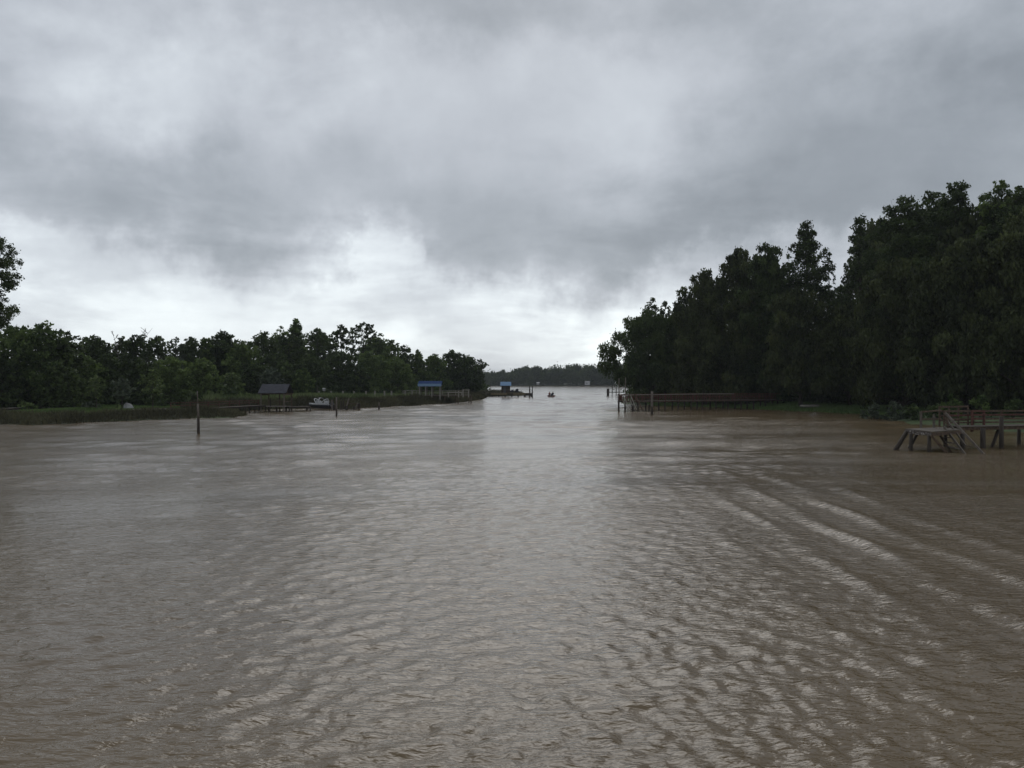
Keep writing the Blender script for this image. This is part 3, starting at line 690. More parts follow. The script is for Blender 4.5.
# long red-railed pier on the right
P0 = (X_at(622, 119), 119.5); P1 = (X_at(700, 126), 126.0); P2 = (X_at(787, 131), 131.0)
pr_ = pier('pier', [P0, P1, P2], 1.42, 1.7, 'long wooden pier with faded red railing running out from the right bank', 'pier', ('wood_deck', 'wood_dark'), 2.35,
     rail=dict(rows=(.95, .5), gap=2.2, mat='wood_red', slats=.34, slatmat='wood_red', h=.08), railsides=(1,), pr=.12)
o_ = Vector((P0[0], P0[1], 0))
fr = MB()
for (a, b) in ((P0, P1), (P1, P2)):
    fr.bar((a[0] - P0[0], a[1] - P0[1] - .93, 1.34), (b[0] - P0[0], b[1] - P0[1] - .93, 1.34), .05, .14)
fr.build('fascia', M['wood_brown'], pr_)
hr = MB(); ln = (Vector(P2) - Vector(P0)).length
hr.bar((.2, -.93, 2.33), (P1[0] - P0[0], P1[1] - P0[1] - .93, 2.38), .07, .09); hr.bar((P1[0] - P0[0], P1[1] - P0[1] - .93, 2.38), (P1[0] - P0[0] + 5.4, P1[1] - P0[1] + 1.2, 2.36), .07, .09)
hr.build('handrail', M['wood_pale'], pr_)
for i in range(9):
    f = i / 8; x = (P1[0] - P0[0] + 5) * f; y = -.93 + (P1[1] - P0[1] + 1.3) * f
    MB().bar((x, y, 1.2), (x, y, 2.36), .08).build('rail_post', M['wood_red'], pr_)
en = MB()
for i in range(7): en.bar((-.1, -.8 + i * .27, 1.48), (-.1, -.8 + i * .27, 2.3), .1, .03)
for i in range(7): en.bar((.15 + i * .45, -.86, 1.48), (.15 + i * .45, -.86, 2.28), .09, .03)
en.build('end_railing', M['wood_red'], pr_)
# landing steps leaning from its end
def ladder(name, a, b, w, n, label, mat, rail=None, side=None, group=None, railmat=None, sw=.06, sh=.16):
    a, b = Vector(a), Vector(b); r = empty(name, (b.x, b.y, 0)); o0 = Vector((b.x, b.y, 0)); side = Vector(side)
    for s in (-1, 1):
        MB().bar(a + side * s * w / 2 - o0, b + side * s * w / 2 - o0, sw, sh).build('stringer', M[mat], r)
    for i in range(n):
        c = a.lerp(b, (i + .6) / n) - o0
        MB().bar(c - side * w / 2, c + side * w / 2, .16, .035).build('tread', M[mat], r)
    if rail:
        for s in (-1, 1) if rail == 2 else (1,):
            MB().bar(a + side * s * w / 2 + Vector((0, 0, .85)) - o0, b + side * s * w / 2 + Vector((0, 0, .5)) - o0, .06, .1).build('handrail', M[railmat or mat], r)
    return tag(r, label, 'stairs', group)
dl = 116.5
ladder('boarding_stairs', (X_at(627, 118.3), 118.3, 1.45), (X_at(633, dl), dl, -.2), 1.0, 6, 'small boarding stairs at the left end of the long red-railed pier', 'wood_pale', 2, (1, .15, 0), railmat='wood_pale')
d = 117.0; r = empty('fender_frame', (X_at(640, d), d, 0))
for a_, b_ in (((-.6, 1, 2.5), (.6, 0, -.2)),):
    MB().bar(a_, b_, .1, .14).build('brace', M['wood_brown'], r)
MB().bar((-1.0, -.1, .25), (.8, -.1, .25), .08, .14).build('crossbeam', M['wood_deck'], r)
MB().tube([(1.25, -.1, -1), (1.25, -.1, 1.0)], .12).build('piling', M['wood_dark'], r)
MB().tube([(-1.0, -.1, -1), (-1.0, -.1, .9)], .12).build('piling', M['wood_dark'], r)
tag(r, 'leaning brace and crossbeam standing in the water before the long pier, right of its stairs', 'landing frame')

# pilings far right across the channel
d = 240.0; r = empty('piling_group', (X_at(608, d), d, 0))
MB().tube([(0, 0, -1), (0, 0, 2.1)], .38, 9).build('piling', M['wood_dark'], r)
for px_ in (612.2, 616.2): MB().tube([(X_at(px_, d) - X_at(608, d), 0, -1), (X_at(px_, d) - X_at(608, d), 0, 3.1)], .11, 8).build('piling', M['wood_dark'], r)
MB().bar((0, 0, 1.1), (X_at(622, d) - X_at(608, d), 0, 1.1), .12, .22).build('crossbeam', M['wood_dark'], r)
tag(r, 'dark thick and thin pilings joined by a beam beyond the right bank tip', 'pilings')

# ------------------------------------------------------------------ near jetty
def near_jetty():
    dz = 1.28; Y0 = 51.0
    r = empty('jetty', (X_at(932, Y0), Y0, 0)); ox, oy = X_at(932, Y0), Y0
    L = lambda px, d, z: Vector((X_at(px, d) - ox, d - oy, z))
    rn = random.Random(4)
    # head platform: corner pointing at the viewer at px 932
    A = L(905.5, 53.2, dz); B = L(932, 50.6, dz - .02); Cc = L(961, 52.6, dz); D = L(944, 55.3, dz)
    dk = MB(); n = 14
    for i in range(n):
        t0, t1 = i / n, (i + .92) / n; z = Vector((0, 0, rn.uniform(-.008, .008)))
        p0, p1, q0, q1 = A.lerp(B, t0), A.lerp(B, t1), D.lerp(Cc, t0), D.lerp(Cc, t1)
        e = (q0 - p0).normalized() * .05
        vs = [p0 - e + z, p1 - e + z, q1 + e + z, q0 + e + z]; vb = [v - Vector((0, 0, .045)) for v in vs]
        dk.add(vs + vb, [(0, 1, 2, 3), (7, 6, 5, 4), (0, 4, 5, 1), (1, 5, 6, 2), (2, 6, 7, 3), (3, 7, 4, 0)])
    dk.build('deck', M['wood_deck'], r)
    fc = MB(); dn = Vector((0, 0, -.17)); fw = Vector((-.02, -.05, 0))
    fc.bar(A + dn + fw, B + dn + fw, .05, .22); fc.build('fascia', M['chipped'], r)
    MB().bar(B + dn + Vector((.04, -.05, 0)), Cc + dn + Vector((.04, -.05, 0)), .05, .2).build('fascia', M['wood_brown'], r)
    MB().bar(A + Vector((-.05, 0, -.14)), D + Vector((-.05, 0, -.14)), .05, .18).build('fascia', M['wood_brown'], r)
    def pile(px, d, ztop, rad=.105, pb=None):
        a = L(px if pb is None else pb, d, -1.0 if pb is None else -.35); b = L(px, d, ztop)
        if pb is not None: e = (a - b); a = b + e * 1.25
        MB().tube([a, b], [rad * 1.1, rad], 9).build('piling' if pb is None else 'raker', M['wood_dark'], r, smooth=True)
    pile(911, 52.4, dz - .25); pile(929.3, 50.75, dz - .25); pile(945.5, 54.9, dz - .1, .11); pile(962.5, 53.0, dz - .1, .13)
    pile(907, 53.0, dz - .15, .13, 893); pile(919, 54.0, dz - .15, .1, 906.5)
    MB().bar(L(931, 50.55, dz - .25), L(951.5, 50.3, -.3), .13, .13).build('raker', M['wood_brown'], r)
    # walkway to the shore
    u0 = L(946, 55.0, dz + .05); pts = [L(953, 54.3, dz + .10), L(1040, 55.6, dz + .12), Vector((21.0, 8.0, dz + .10))]
    wk = MB(); js = MB()
    for a, b in zip(pts[:-1], pts[1:]):
        u = (b - a).normalized(); v = Vector((-u.y, u.x, 0)); Ln = (b - a).length; nb = int(Ln / .2)
        for i in range(nb):
            c = a + u * (i + .5) * .2; w = .75 + rn.uniform(-.03, .04)
            wk.bar(c - v * w, c + v * w, .17, .04)
        for s in (-1, 1): js.bar(a + v * s * .68 + Vector((0, 0, -.14)), b + v * s * .68 + Vector((0, 0, -.14)), .06, .18)
        k = max(1, int(round(Ln / 2.6)))
        # far-side railing: posts, three rails
        for i in range(k + 1):
            c = a + u * Ln * i / k + v * .80
            MB().bar(c + Vector((0, 0, -.2)), c + Vector((rn.uniform(-.02, .02), 0, .98)), .10).build('rail_post', M['wood_brown'], r)
        for h, mm in ((.93, 'wood_brown'), (.66, 'wood_red'), (.40, 'wood_brown'), (.18, 'wood_brown')):
            MB().bar(a + v * .74 + Vector((0, 0, h)), b + v * .74 + Vector((0, 0, h + rn.uniform(-.05, .05))), .04, .11).build('rail', M[mm], r)
    wk.build('walkway_deck', M['wood_deck'], r); js.build('joists', M['wood_brown'], r)
    pile(983, 53.6, dz + .02, .15); pile(1019, 56.6, dz, .11); pile(1001.5, 53.7, dz + .75, .13); pile(1042, 55.5, dz, .12); pile(1080, 57.5, dz, .12)
    pile(999, 54.6, dz - .05, .10, 990)
    for q in range(3):
        c = pts[1].lerp(pts[2], .35 + q * .28)
        MB().tube([c + Vector((0, 0, -3)), c + Vector((0, 0, -.1))], .12, 9).build('piling', M['wood_dark'], r)
    # low grey railing of the head
    pA = L(921, 54.3, 0)
    for px_, d_, t_ in ((921, 54.3, 1.06), (934, 54.6, .86)):
        p = L(px_, d_, dz); MB().bar(p + Vector((0, 0, -.2)), p + Vector((0, 0, t_)), .12).build('rail_post', M['wood_deck'], r)
    p = L(921, 54.25, dz); q = L(941.5, 54.9, dz)
    MB().bar(p + Vector((0, 0, 1.02)), q + Vector((0, 0, 1.10)), .06, .10).build('rail', M['wood_brown'], r)
    MB().bar(p + Vector((0, 0, .55)), q + Vector((0, 0, .55)), .05, .09).build('rail', M['wood_brown'], r)
    # taller slatted back panel
    bp = MB(); p = L(940, 55.2, dz); q = L(968.5, 56.2, dz)
    for h in (1.32, 1.02, .72, .42): bp.bar(p + Vector((0, 0, h)), q + Vector((0, 0, h)), .04, .12)
    for f in (0, .33, .66, 1): c = p.lerp(q, f) + Vector((0, .05, 0)); bp.bar(c + Vector((0, 0, -.2)), c + Vector((0, 0, 1.36)), .09)
    bp.build('back_panel', M['wood_brown'], r)
    rp = MB(); p = L(972, 55.0, dz); q = L(984, 55.2, dz)
    for h in (1.05, .8, .55): rp.bar(p + Vector((0, 0, h)), q + Vector((0, 0, h)), .05, .13)
    for c in (p, q): rp.bar(c + Vector((0, 0, -.3)), c + Vector((0, 0, 1.1)), .12)
    rp.build('red_gate', M['wood_red'], r)
    tag(r, 'near weathered wooden jetty on splayed pilings at the right edge of the picture', 'jetty')
    # boarding stairs down to the water: two stringers, treads, long pale plank rails
    s = empty('boarding_stairs', (X_at(957, 50.6), 50.6, 0)); o0 = Vector((X_at(957, 50.6), 50.6, 0))
    W = lambda px, py, d: Vector((X_at(px, d), d, Z_at(py, d))) - o0
    MB().bar(W(944, 427, 52.4), W(966.5, 456, 49.6), .06, .17).build('stringer', M['wood_deck'], s)
    MB().bar(W(936, 429, 53.6), W(951, 452, 51.6), .06, .17).build('stringer', M['wood_brown'], s)
    for f in (.18, .38, .58, .78): MB().bar(W(936, 429, 53.6).lerp(W(951, 452, 51.6), f), W(944, 427, 52.4).lerp(W(966.5, 456, 49.6), f), .22, .04).build('tread', M['wood_deck'], s)
    MB().bar(W(945.5, 413, 52.4), W(986, 456.5, 49.8), .06, .13).build('handrail', M['wood_grey'], s)
    MB().bar(W(947, 420, 53.4), W(966, 446, 51.0), .06, .11).build('handrail', M['wood_deck'], s)
    MB().bar(W(945.5, 412, 52.45), W(948, 428, 52.45), .09).build('rail_post', M['wood_brown'], s)
    tag(s, 'steep boarding stairs with long pale plank rail at the front of the near jetty', 'stairs')
near_jetty()

# ------------------------------------------------------------------ left bank structures
GW = 'walkways of the left bank'
pier('walkway', [(X_at(132, 97), 97), (X_at(166, 99), 99)], 1.02, 1.1, 'short pale plank walkway over the reeds left of the mooring post', 'walkway', ('wood_pale', 'wood_dark'), 2.0, pr=.10, group=GW)
pier('walkway', [(X_at(174, 101), 101), (X_at(212, 106), 106), (X_at(262, 117.5), 117.5)], .92, 1.1, 'long low walkway with dark red rails between the mooring post and the boat shelter', 'walkway', ('wood_grey', 'wood_dark'), 2.6,
     rail=dict(rows=(.72, .4), gap=2.6, mat='wood_red', h=.07), pr=.10, group=GW)
pier('walkway', [(X_at(2, 100), 100), (X_at(26, 103), 103)], 1.05, .9, 'pale plank strip on the lawn at the left edge under the bushy trees', 'walkway', ('wood_pale', 'wood_dark'), 2.4, pr=.08, group=GW)
pier('walkway', [(X_at(-6, 90), 90), (X_at(8, 91), 91)], .95, 1.0, 'little pale landing in the reeds at the left edge of the picture', 'walkway', ('wood_pale', 'wood_dark'), 2.0, pr=.08, group=GW)

def boat_shelter():
    d = 117.0; x0 = X_at(261, d); r = empty('boat_shelter', (x0, d, 0)); w = X_at(284, d) - x0; dp = 3.6; ze = Z_at(393, d); zr = Z_at(384.4, d + 1.8)
    W = w
    for (x, y) in ((0, 0), (W, 0), (0.05, dp), (W + .1, dp), (W * .5, dp), (W * .3, 0.02)):
        if (x, y) == (W * .3, 0.02): MB().tube([(x, y + 1.2, .6), (x, y + 1.2, 1.9)], .07).build('hoist_post', M['wood_dark'], r); continue
        MB().tube([(x, y, -1), (x, y, ze)], .09, 8).build('post', M['wood_brown'] if y else M['wood_grey'], r)
    rf = MB(); e = .35; th = .06
    for sy in (0, 1):
        ya, yb = (-e, dp / 2) if sy == 0 else (dp + e, dp / 2)
        z0 = ze - .05
        vs = [(-e, ya, z0), (W + e, ya, z0), (W + e, yb, zr), (-e, yb, zr)]; rf.add(vs + [(a, b, c + th) for a, b, c in vs], [(0, 1, 2, 3), (7, 6, 5, 4), (0, 4, 5, 1), (1, 5, 6, 2), (3, 2, 6, 7), (0, 3, 7, 4)])
    rf.build('roof', M['slate'], r)
    bm = MB(); bm.bar((-e, 0, ze - .12), (W + e, 0, ze - .12), .08, .14); bm.bar((-e, dp, ze - .12), (W + e, dp, ze - .12), .08, .14)
    for x in (0, W): bm.bar((x, 0, ze - .26), (x, dp, ze - .26), .08, .14); bm.bar((x, dp / 2, ze - .2), (x, dp / 2, zr - .05), .08)
    bm.build('frame', M['wood_brown'], r)
    dk = MB()
    for i in range(16): dk.bar((W * i / 15 - .15 + .1, .2, .72), (W * i / 15 - .05, dp - .2, .72), .2, .05)
    dk.build('deck', M['wood_grey'], r)
    for x in (W * .33, W * .66):
        MB().tube([(x, .25, -1), (x, .25, .7)], .15, 8).build('piling', M['wood_dark'], r)
    rl = MB(); rl.bar((0, dp, 1.4), (W, dp, 1.4), .06, .08); rl.bar((W, 0, 1.4), (W, dp, 1.4), .06, .08); rl.build('rail', M['wood_brown'], r)
    tag(r, 'small open boat shelter with grey slate-coloured gable roof on posts in the water', 'boat shelter')
boat_shelter()
pier('dock', [(X_at(288, 119), 119.0), (X_at(309, 121), 121.0)], .66, 1.2, 'short dark dock linking the boat shelter and the white boat', 'dock', ('wood_grey', 'wood_dark'), 2.8, pr=.13)

def hull(L, Wd, H, n=14):
    """lofted V-hull, bow at +x, with a closed deck rim"""
    mb = MB(); secs = []
    for i in range(n + 1):
        t = i / n; x = -L / 2 + L * t; w = Wd / 2 * (1 - max(0, (t - .45) / .55) ** 2.3) + .01; sh = H * (1 + .28 * max(0, t - .4) ** 1.3)
        kz = 0 if t < .7 else (t - .7) / .3 * H * .55
        secs.append([(x, -w, sh), (x, -w * .88, H * .38 + kz * .5), (x, 0, kz), (x, w * .88, H * .38 + kz * .5), (x, w, sh), (x, w * .82, sh * .98), (x, w * .74, sh * .62), (x, -w * .74, sh * .62), (x, -w * .82, sh * .98)])
    vs = [v for s in secs for v in s]; m = 9; fs = []
    for i in range(n):
        for k in range(m): fs.append((i * m + k, i * m + (k + 1) % m, (i + 1) * m + (k + 1) % m, (i + 1) * m + k))
    fs.append(tuple(range(m))); fs.append(tuple(n * m + k for k in range(m))[::-1])
    return mb.add(vs, fs)
def white_boat():
    d = 128.0; x = X_at(320, d); r = empty('motorboat', (x, d, .22), math.radians(158))
    h = hull(4.0, 1.7, .55); h.build('hull', M['navy'], r, smooth=True)
    b = MB()
    for s in (-1, 1): b.bar((-1.9, s * .83, .56), (.6, s * .85, .57), .10, .12)
    b.bar((.6, .85, .57), (1.9, .08, .68), .1, .12); b.bar((.6, -.85, .57), (1.9, -.08, .68), .1, .12); b.bar((-1.95, -.8, .56), (-1.95, .8, .56), .1, .12)
    b.build('gunwale', M['white'], r)
    cs = MB(); cs.box((-.1, -.45, .35), (.6, .45, .98)); cs.add([(.6, -.4, .95), (.6, .4, .95), (.35, .34, 1.3), (.35, -.34, 1.3), (.56, -.4, .95), (.56, .4, .95), (.31, .34, 1.3), (.31, -.34, 1.3)], [(0, 1, 2, 3), (7, 6, 5, 4), (0, 4, 5, 1), (1, 5, 6, 2), (2, 6, 7, 3), (3, 7, 4, 0)])
    cs.build('console', M['white'], r)
    sb = MB(); sb.box((-1.2, -.6, .35), (-.8, .6, .78)); sb.box((-1.25, -.6, .78), (-1.13, .6, 1.1)); sb.build('seat', M['white'], r)
    for xx, lean, hh in ((-.75, -.55, 1.35), (-.35, .15, 1.5), (.1, .75, 1.38)):
        pts = []
        for k in range(11):
            a = PI * k / 10; pts.append((xx + lean * math.sin(a), -.82 * math.cos(a), .58 + (hh - .58) * math.sin(a) ** .7))
        MB().tube(pts, .05, 6).build('canopy_hoop', M['white'], r, smooth=True)
    cv = MB(); n = 8
    vs = []; 
    for k in range(n + 1):
        a = PI * (.32 + .36 * k / n); vs += [(-.35 + .15 * math.sin(a) + dx * .0 + dx, -.84 * math.cos(a), .60 + .93 * math.sin(a) ** .7) for dx in (-.2, .25)]
    fs = [(2 * k, 2 * k + 1, 2 * k + 3, 2 * k + 2) for k in range(n)]
    vs2 = [(a, b_, c + .03) for a, b_, c in vs]; m_ = len(vs)
    cv.add(vs + vs2, fs + [tuple(i + m_ for i in f)[::-1] for f in fs]); cv.build('folded_canopy', M['canvas'], r)
    om = MB(); om.box((-2.35, -.16, .45), (-2.02, .16, .95)); om.box((-2.28, -.07, -.2), (-2.1, .07, .5)); om.build('outboard_motor', M['navy'], r)
    tag(r, 'small white motorboat with white canopy hoops resting on its lift by the reeds', 'motorboat')
    # the lift it rests on
    l = empty('boat_lift', (x, d, 0))
    for px_ in (-1.6, 1.7, 3.4):
        for yy in (-1.0, 1.0): MB().tube([(px_, yy, -1), (px_, yy, 1.0 if px_ < 3 else 1.3)], .10, 8).build('piling', M['wood_dark'], l)
    for yy in (-.55, .55): MB().bar((-2.1, yy, .14), (2.6, yy, .14), .14, .12).build('bunk', M['wood_grey'], l)
    for px_ in (-1.6, 1.7): MB().bar((px_, -1.1, .02), (px_, 1.1, .02), .1, .12).build('crossbeam', M['wood_dark'], l)
    tag(l, 'low wooden boat lift under the white motorboat', 'boat lift')
white_boat()
# pilings right of the boat
d = 125.0; r = empty('piling_row', (X_at(332, d), d, 0)); q = lambda px: X_at(px, d) - X_at(332, d)
MB().tube([(0, 0, -1), (0, 0, 1.5)], .10, 8).build('piling', M['wood_grey'], r)
MB().tube([(q(334), .4, -1), (q(334), .4, .75)], .22, 8).build('piling', M['wood_dark'], r)
MB().tube([(q(346.5), 0, -1), (q(346.5), 0, .6)], .22, 8).build('piling', M['wood_dark'], r)
MB().tube([(q(346), 0, .2), (q(349), 0, 1.7)], .11, 8).build('leaning_post', M['wood_grey'], r)
MB().tube([(q(354), 0, -1), (q(354), 0, .45)], .16, 8).build('piling', M['wood_dark'], r)
MB().tube([(q(355), 0, 0), (q(358), 0, 1.0)], .10, 8).build('leaning_post', M['wood_grey'], r)
MB().tube([(q(359), 0, -1), (q(359), 0, .95)], .22, 8).build('piling', M['wood_dark'], r)
MB().bar((q(336), -.1, .12), (q(360), -.1, .12), .1, .14).build('crossbeam', M['wood_dark'], r)
MB().bar((q(345), .1, .92), (q(360), .1, .92), .06, .1).build('crossbeam', M['wood_brown'], r)
tag(r, 'broken old pilings with leaning posts in the water right of the white boat', 'old pilings')

# white covered boat on the lawn
d = 106.0; x = X_at(128.5, d); zg = gz(x, d); r = empty('covered_boat', (x, d, zg + .15))
mb = MB(); prof = [(-.62, .25, .10), (-.5, .7, .32), (-.25, .95, .42), (0, .85, .42), (.25, .72, .38), (.45, .5, .28), (.62, .2, .06)]
secs = []; m_ = 9
for t, h, w in prof:
    for k in range(m_):
        a = PI * k / (m_ - 1); secs.append((t, -w * math.cos(a), .02 + h * .75 * math.sin(a) ** .6))
fs = [(i * m_ + k, i * m_ + k + 1, (i + 1) * m_ + k + 1, (i + 1) * m_ + k) for i in range(len(prof) - 1) for k in range(m_ - 1)] + [tuple(range(m_)), tuple(range((len(prof) - 1) * m_, len(prof) * m_))[::-1]]
mb.add(secs, fs); mb.build('cover', M['canvas'], r, smooth=True)
for xx in (-.35, .35): MB().box((xx - .05, -.3, -.25), (xx + .05, .3, .03)).build('trestle', M['wood_dark'], r)
tag(r, 'small boat under a white cover on the left lawn', 'covered boat')

# marsh boardwalk with pale posts and blue-roofed shelter
pier('boardwalk', [(X_at(292, 150), 150.0), (X_at(350, 157), 157.0), (X_at(404, 160), 160.0)], 1.5, 1.0, 'long boardwalk across the marsh grass with a row of pale square posts', 'boardwalk', ('wood_grey', 'wood_dark'), 3.2,
     rail=dict(rows=(.02,), gap=3000, mat='wood_grey', h=.04), pr=.09)
d0 = 150.0
for i, px in enumerate([293, 301, 309, 319, 331, 343, 354, 366, 375, 384.5, 391.5]):
    d = 149 + i * .9 ; x = X_at(px, d)
    b = MB(); b.box((x - .16, d - .14 - 0, .6), (x + .16, d + .14, 1.95)); 
    ox = MB(); r = empty('fence_post', (x, d, .6)); 
    ox.box((-.14, -.12, 0), (.14, .12, 1.78)); ox.build('shaft', M['wood_pale'], r); MB().box((-.18, -.16, 1.78), (.18, .16, 1.86)).build('cap', M['wood_pale'], r)
    tag(r, 'pale square post of the row along the marsh boardwalk', 'fence post', 'pale posts along the marsh boardwalk')
def blue_shelter():
    d = 161.0; x0 = X_at(404, d)
    p = pier('dock', [(x0, d), (X_at(470, d + 3), d + 3)], 1.55, 3.0, 'raised dock with pale posts and rails under the blue-roofed shelter', 'dock', ('wood_grey', 'wood_brown'), 2.6,
             rail=dict(rows=(.85, .45), gap=2.4, mat='wood_pale', h=.07), railsides=(1,), pr=.10)
    for px_, h in ((406, 1.0), (413, .9), (449, .7), (459, .9), (463.5, 1.25), (469, 1.2)):
        MB().bar((X_at(px_, d) - x0, -1.4, 1.2), (X_at(px_, d) - x0, -1.4, 1.5 + h), .2).build('rail_post', M['wood_pale'], p)
    MB().bar((X_at(463, d) - x0, -1.3, 2.65), (X_at(470, d) - x0, -1.2, 2.65), .06, .1).build('rail', M['wood_pale'], p)
    MB().bar((0.2, -1.4, 2.45), (X_at(418, d) - x0, -1.4, 2.45), .06, .1).build('rail', M['wood_pale'], p)
    d = 160.2; xs = X_at(419.5, d); w = X_at(440, d) - xs; ze = Z_at(384.8, d); zr = Z_at(381.3, d)
    r = empty('roofed_shelter', (xs, d, 1.57))
    z = lambda a: a - 1.57
    for x in (0, w * .3, w * .6, w):
        MB().bar((x, 0, -1.3), (x, 0, z(ze)), .2).build('post', M['wood_pale'], r)
        MB().bar((x, 2.8, 0), (x, 2.8, z(ze)), .15).build('post', M['wood_grey'], r)
    e = .3
    def slab(y0, z0, y1, z1, name, mat):
        m = MB(); vs = [(-e, y0, z0), (w + e, y0, z0), (w + e, y1, z1), (-e, y1, z1)]
        m.add(vs + [(a, b, c + .06) for a, b, c in vs], [(0, 1, 2, 3), (7, 6, 5, 4), (0, 4, 5, 1), (1, 5, 6, 2), (3, 2, 6, 7), (0, 3, 7, 4)]); m.build(name, M[mat], r)
    slab(-e, z(ze), 1.4, z(zr), 'roof', 'blue_roof'); slab(3.1, z(ze), 1.42, z(zr), 'roof', 'blue_roof')
    MB().bar((-e, -e - .06, z(ze) - .04), (w + e, -e - .06, z(ze) - .04), .06, .5).build('fascia', M['blue_pale'], r)
    tag(r, 'open shelter with blue roof and pale blue edge over the raised dock', 'roofed shelter')
blue_shelter()
d = 160.0
r = empty('work_table', (X_at(454, d), d - .3, 1.57)); MB().box((-1.3, -.35, .55), (1.7, .35, .66)).build('table_top', M['wood_pale'], r)
for xx in (-1.1, 1.5):
    MB().box((xx - .06, -.3, 0), (xx + .06, .3, .55)).build('leg', M['wood_pale'], r)
tag(r, 'long pale table on the raised dock right of the blue-roofed shelter', 'table')
# pole and sign in the marsh
d = 148; x = X_at(317.5, d); r = empty('marker_pole', (x, d, .6)); MB().tube([(0, 0, 0), (0, 0, Z_at(387.5, d) - .6)], .06, 8).build('shaft', M['wood_deck'], r); MB().tube([(0, 0, Z_at(387.5, d) - .6), (0, 0, Z_at(387.5, d) - .5)], .09, 8).build('cap', M['wood_deck'], r); tag(r, 'thin pale pole in the marsh grass above the white boat', 'pole')
x = X_at(324, d); r = empty('bird_house', (x, d, .6)); MB().tube([(0, 0, 0), (0, 0, 1.95)], .05, 8).build('pole', M['wood_grey'], r)
m = MB(); m.box((-.2, -.18, 1.95), (.2, .18, 2.3)); m.build('house', M['canvas'], r); m = MB(); m.add([(-.26, -.22, 2.3), (.26, -.22, 2.3), (.26, .22, 2.3), (-.26, .22, 2.3), (-.26, 0, 2.48), (.26, 0, 2.48)], [(0, 1, 5, 4), (3, 4, 5, 2), (0, 4, 3), (1, 2, 5), (0, 3, 2, 1)]); m.build('roof', M['canvas'], r)
tag(r, 'tiny white bird house on a pole in the marsh grass', 'bird house')

# ------------------------------------------------------------------ far left dock with small blue roof
d = 230.0; xA = X_at(486, d)
p = pier('dock', [(xA, d), (X_at(531, d + 1), d + 1)], 1.0, 2.2, 'far dock on short pilings with tan planks at the end of the left marsh', 'dock', ('wood_tan', 'wood_dark'), 1.9, rail=dict(rows=(.9,), gap=2.4, mat='wood_grey', h=.06), railsides=(1,), pr=.16)
MB().bar((X_at(491, d) - xA, -1.25, .75), (X_at(507, d) - xA, -1.25, .75), .1, .3).build('plank_edge', M['wood_tan'], p)
MB().bar((X_at(513, d) - xA, -1.25, .75), (X_at(525, d) - xA, -1.25, .75), .1, .28).build('plank_edge', M['wood_tan'], p)
m = MB(); m.box((X_at(525.5, d) - xA, -1.0, .25), (X_at(530.5, d) - xA, 1.0, .95)); m.build('fender_box', M['wood_dark'], p)
d = 234; x0 = X_at(501, d); w = X_at(510.5, d) - x0; r = empty('boat_house', (x0, d, .9)); ze = Z_at(385.6, d) - .9; zr = Z_at(382, d) - .9
m = MB(); m.box((.1, 0, 0), (w - .1, 2.2, ze)); m.build('wall', M['wood_dark'], r)
m = MB()
for y0, y1 in ((-.3, 1.1), (2.5, 1.12)):
    vs = [(-.2, y0, ze - .05), (w + .2, y0, ze - .05), (w + .2, y1, zr), (-.2, y1, zr)]; m.add(vs + [(a, b, c + .06) for a, b, c in vs], [(0, 1, 2, 3), (7, 6, 5, 4), (0, 4, 5, 1), (1, 5, 6, 2), (3, 2, 6, 7), (0, 3, 7, 4)])
m.build('roof', M['blue_pale'], r)
m = MB(); m.box((w * .25, -.04, 0), (w * .5, 0, ze * .8)); m.build('door', M['navy'], r)
tag(r, 'tiny dark boat house with bright blue roof on the far left dock', 'boat house')
# people-sized clutter on that dock: two dark covered stacks
for px_, h, lab in ((512, .9, 'dark covered stack on the far dock beside the boat house'), (517, 1.25, 'taller dark covered stack on the far dock, nearer its poles')):
    r = empty('covered_stack', (X_at(px_, 231), 231, 1.02)); m = MB()
    m.add([(-.5, -.4, 0), (.5, -.4, 0), (.5, .4, 0), (-.5, .4, 0), (-.42, -.3, h * .7), (.4, -.33, h * .8), (.36, .3, h), (-.35, .3, h * .85)], [(0, 3, 2, 1), (4, 5, 6, 7), (0, 1, 5, 4), (1, 2, 6, 5), (2, 3, 7, 6), (3, 0, 4, 7)])
    m.build('cover', M['cloth_dark'], r, bevel=.05); m = MB(); m.box((-.55, -.45, -.02), (.55, .45, .08)); m.build('pallet', M['wood_tan'], r); tag(r, lab, 'covered stack', 'covered stacks on the far dock')

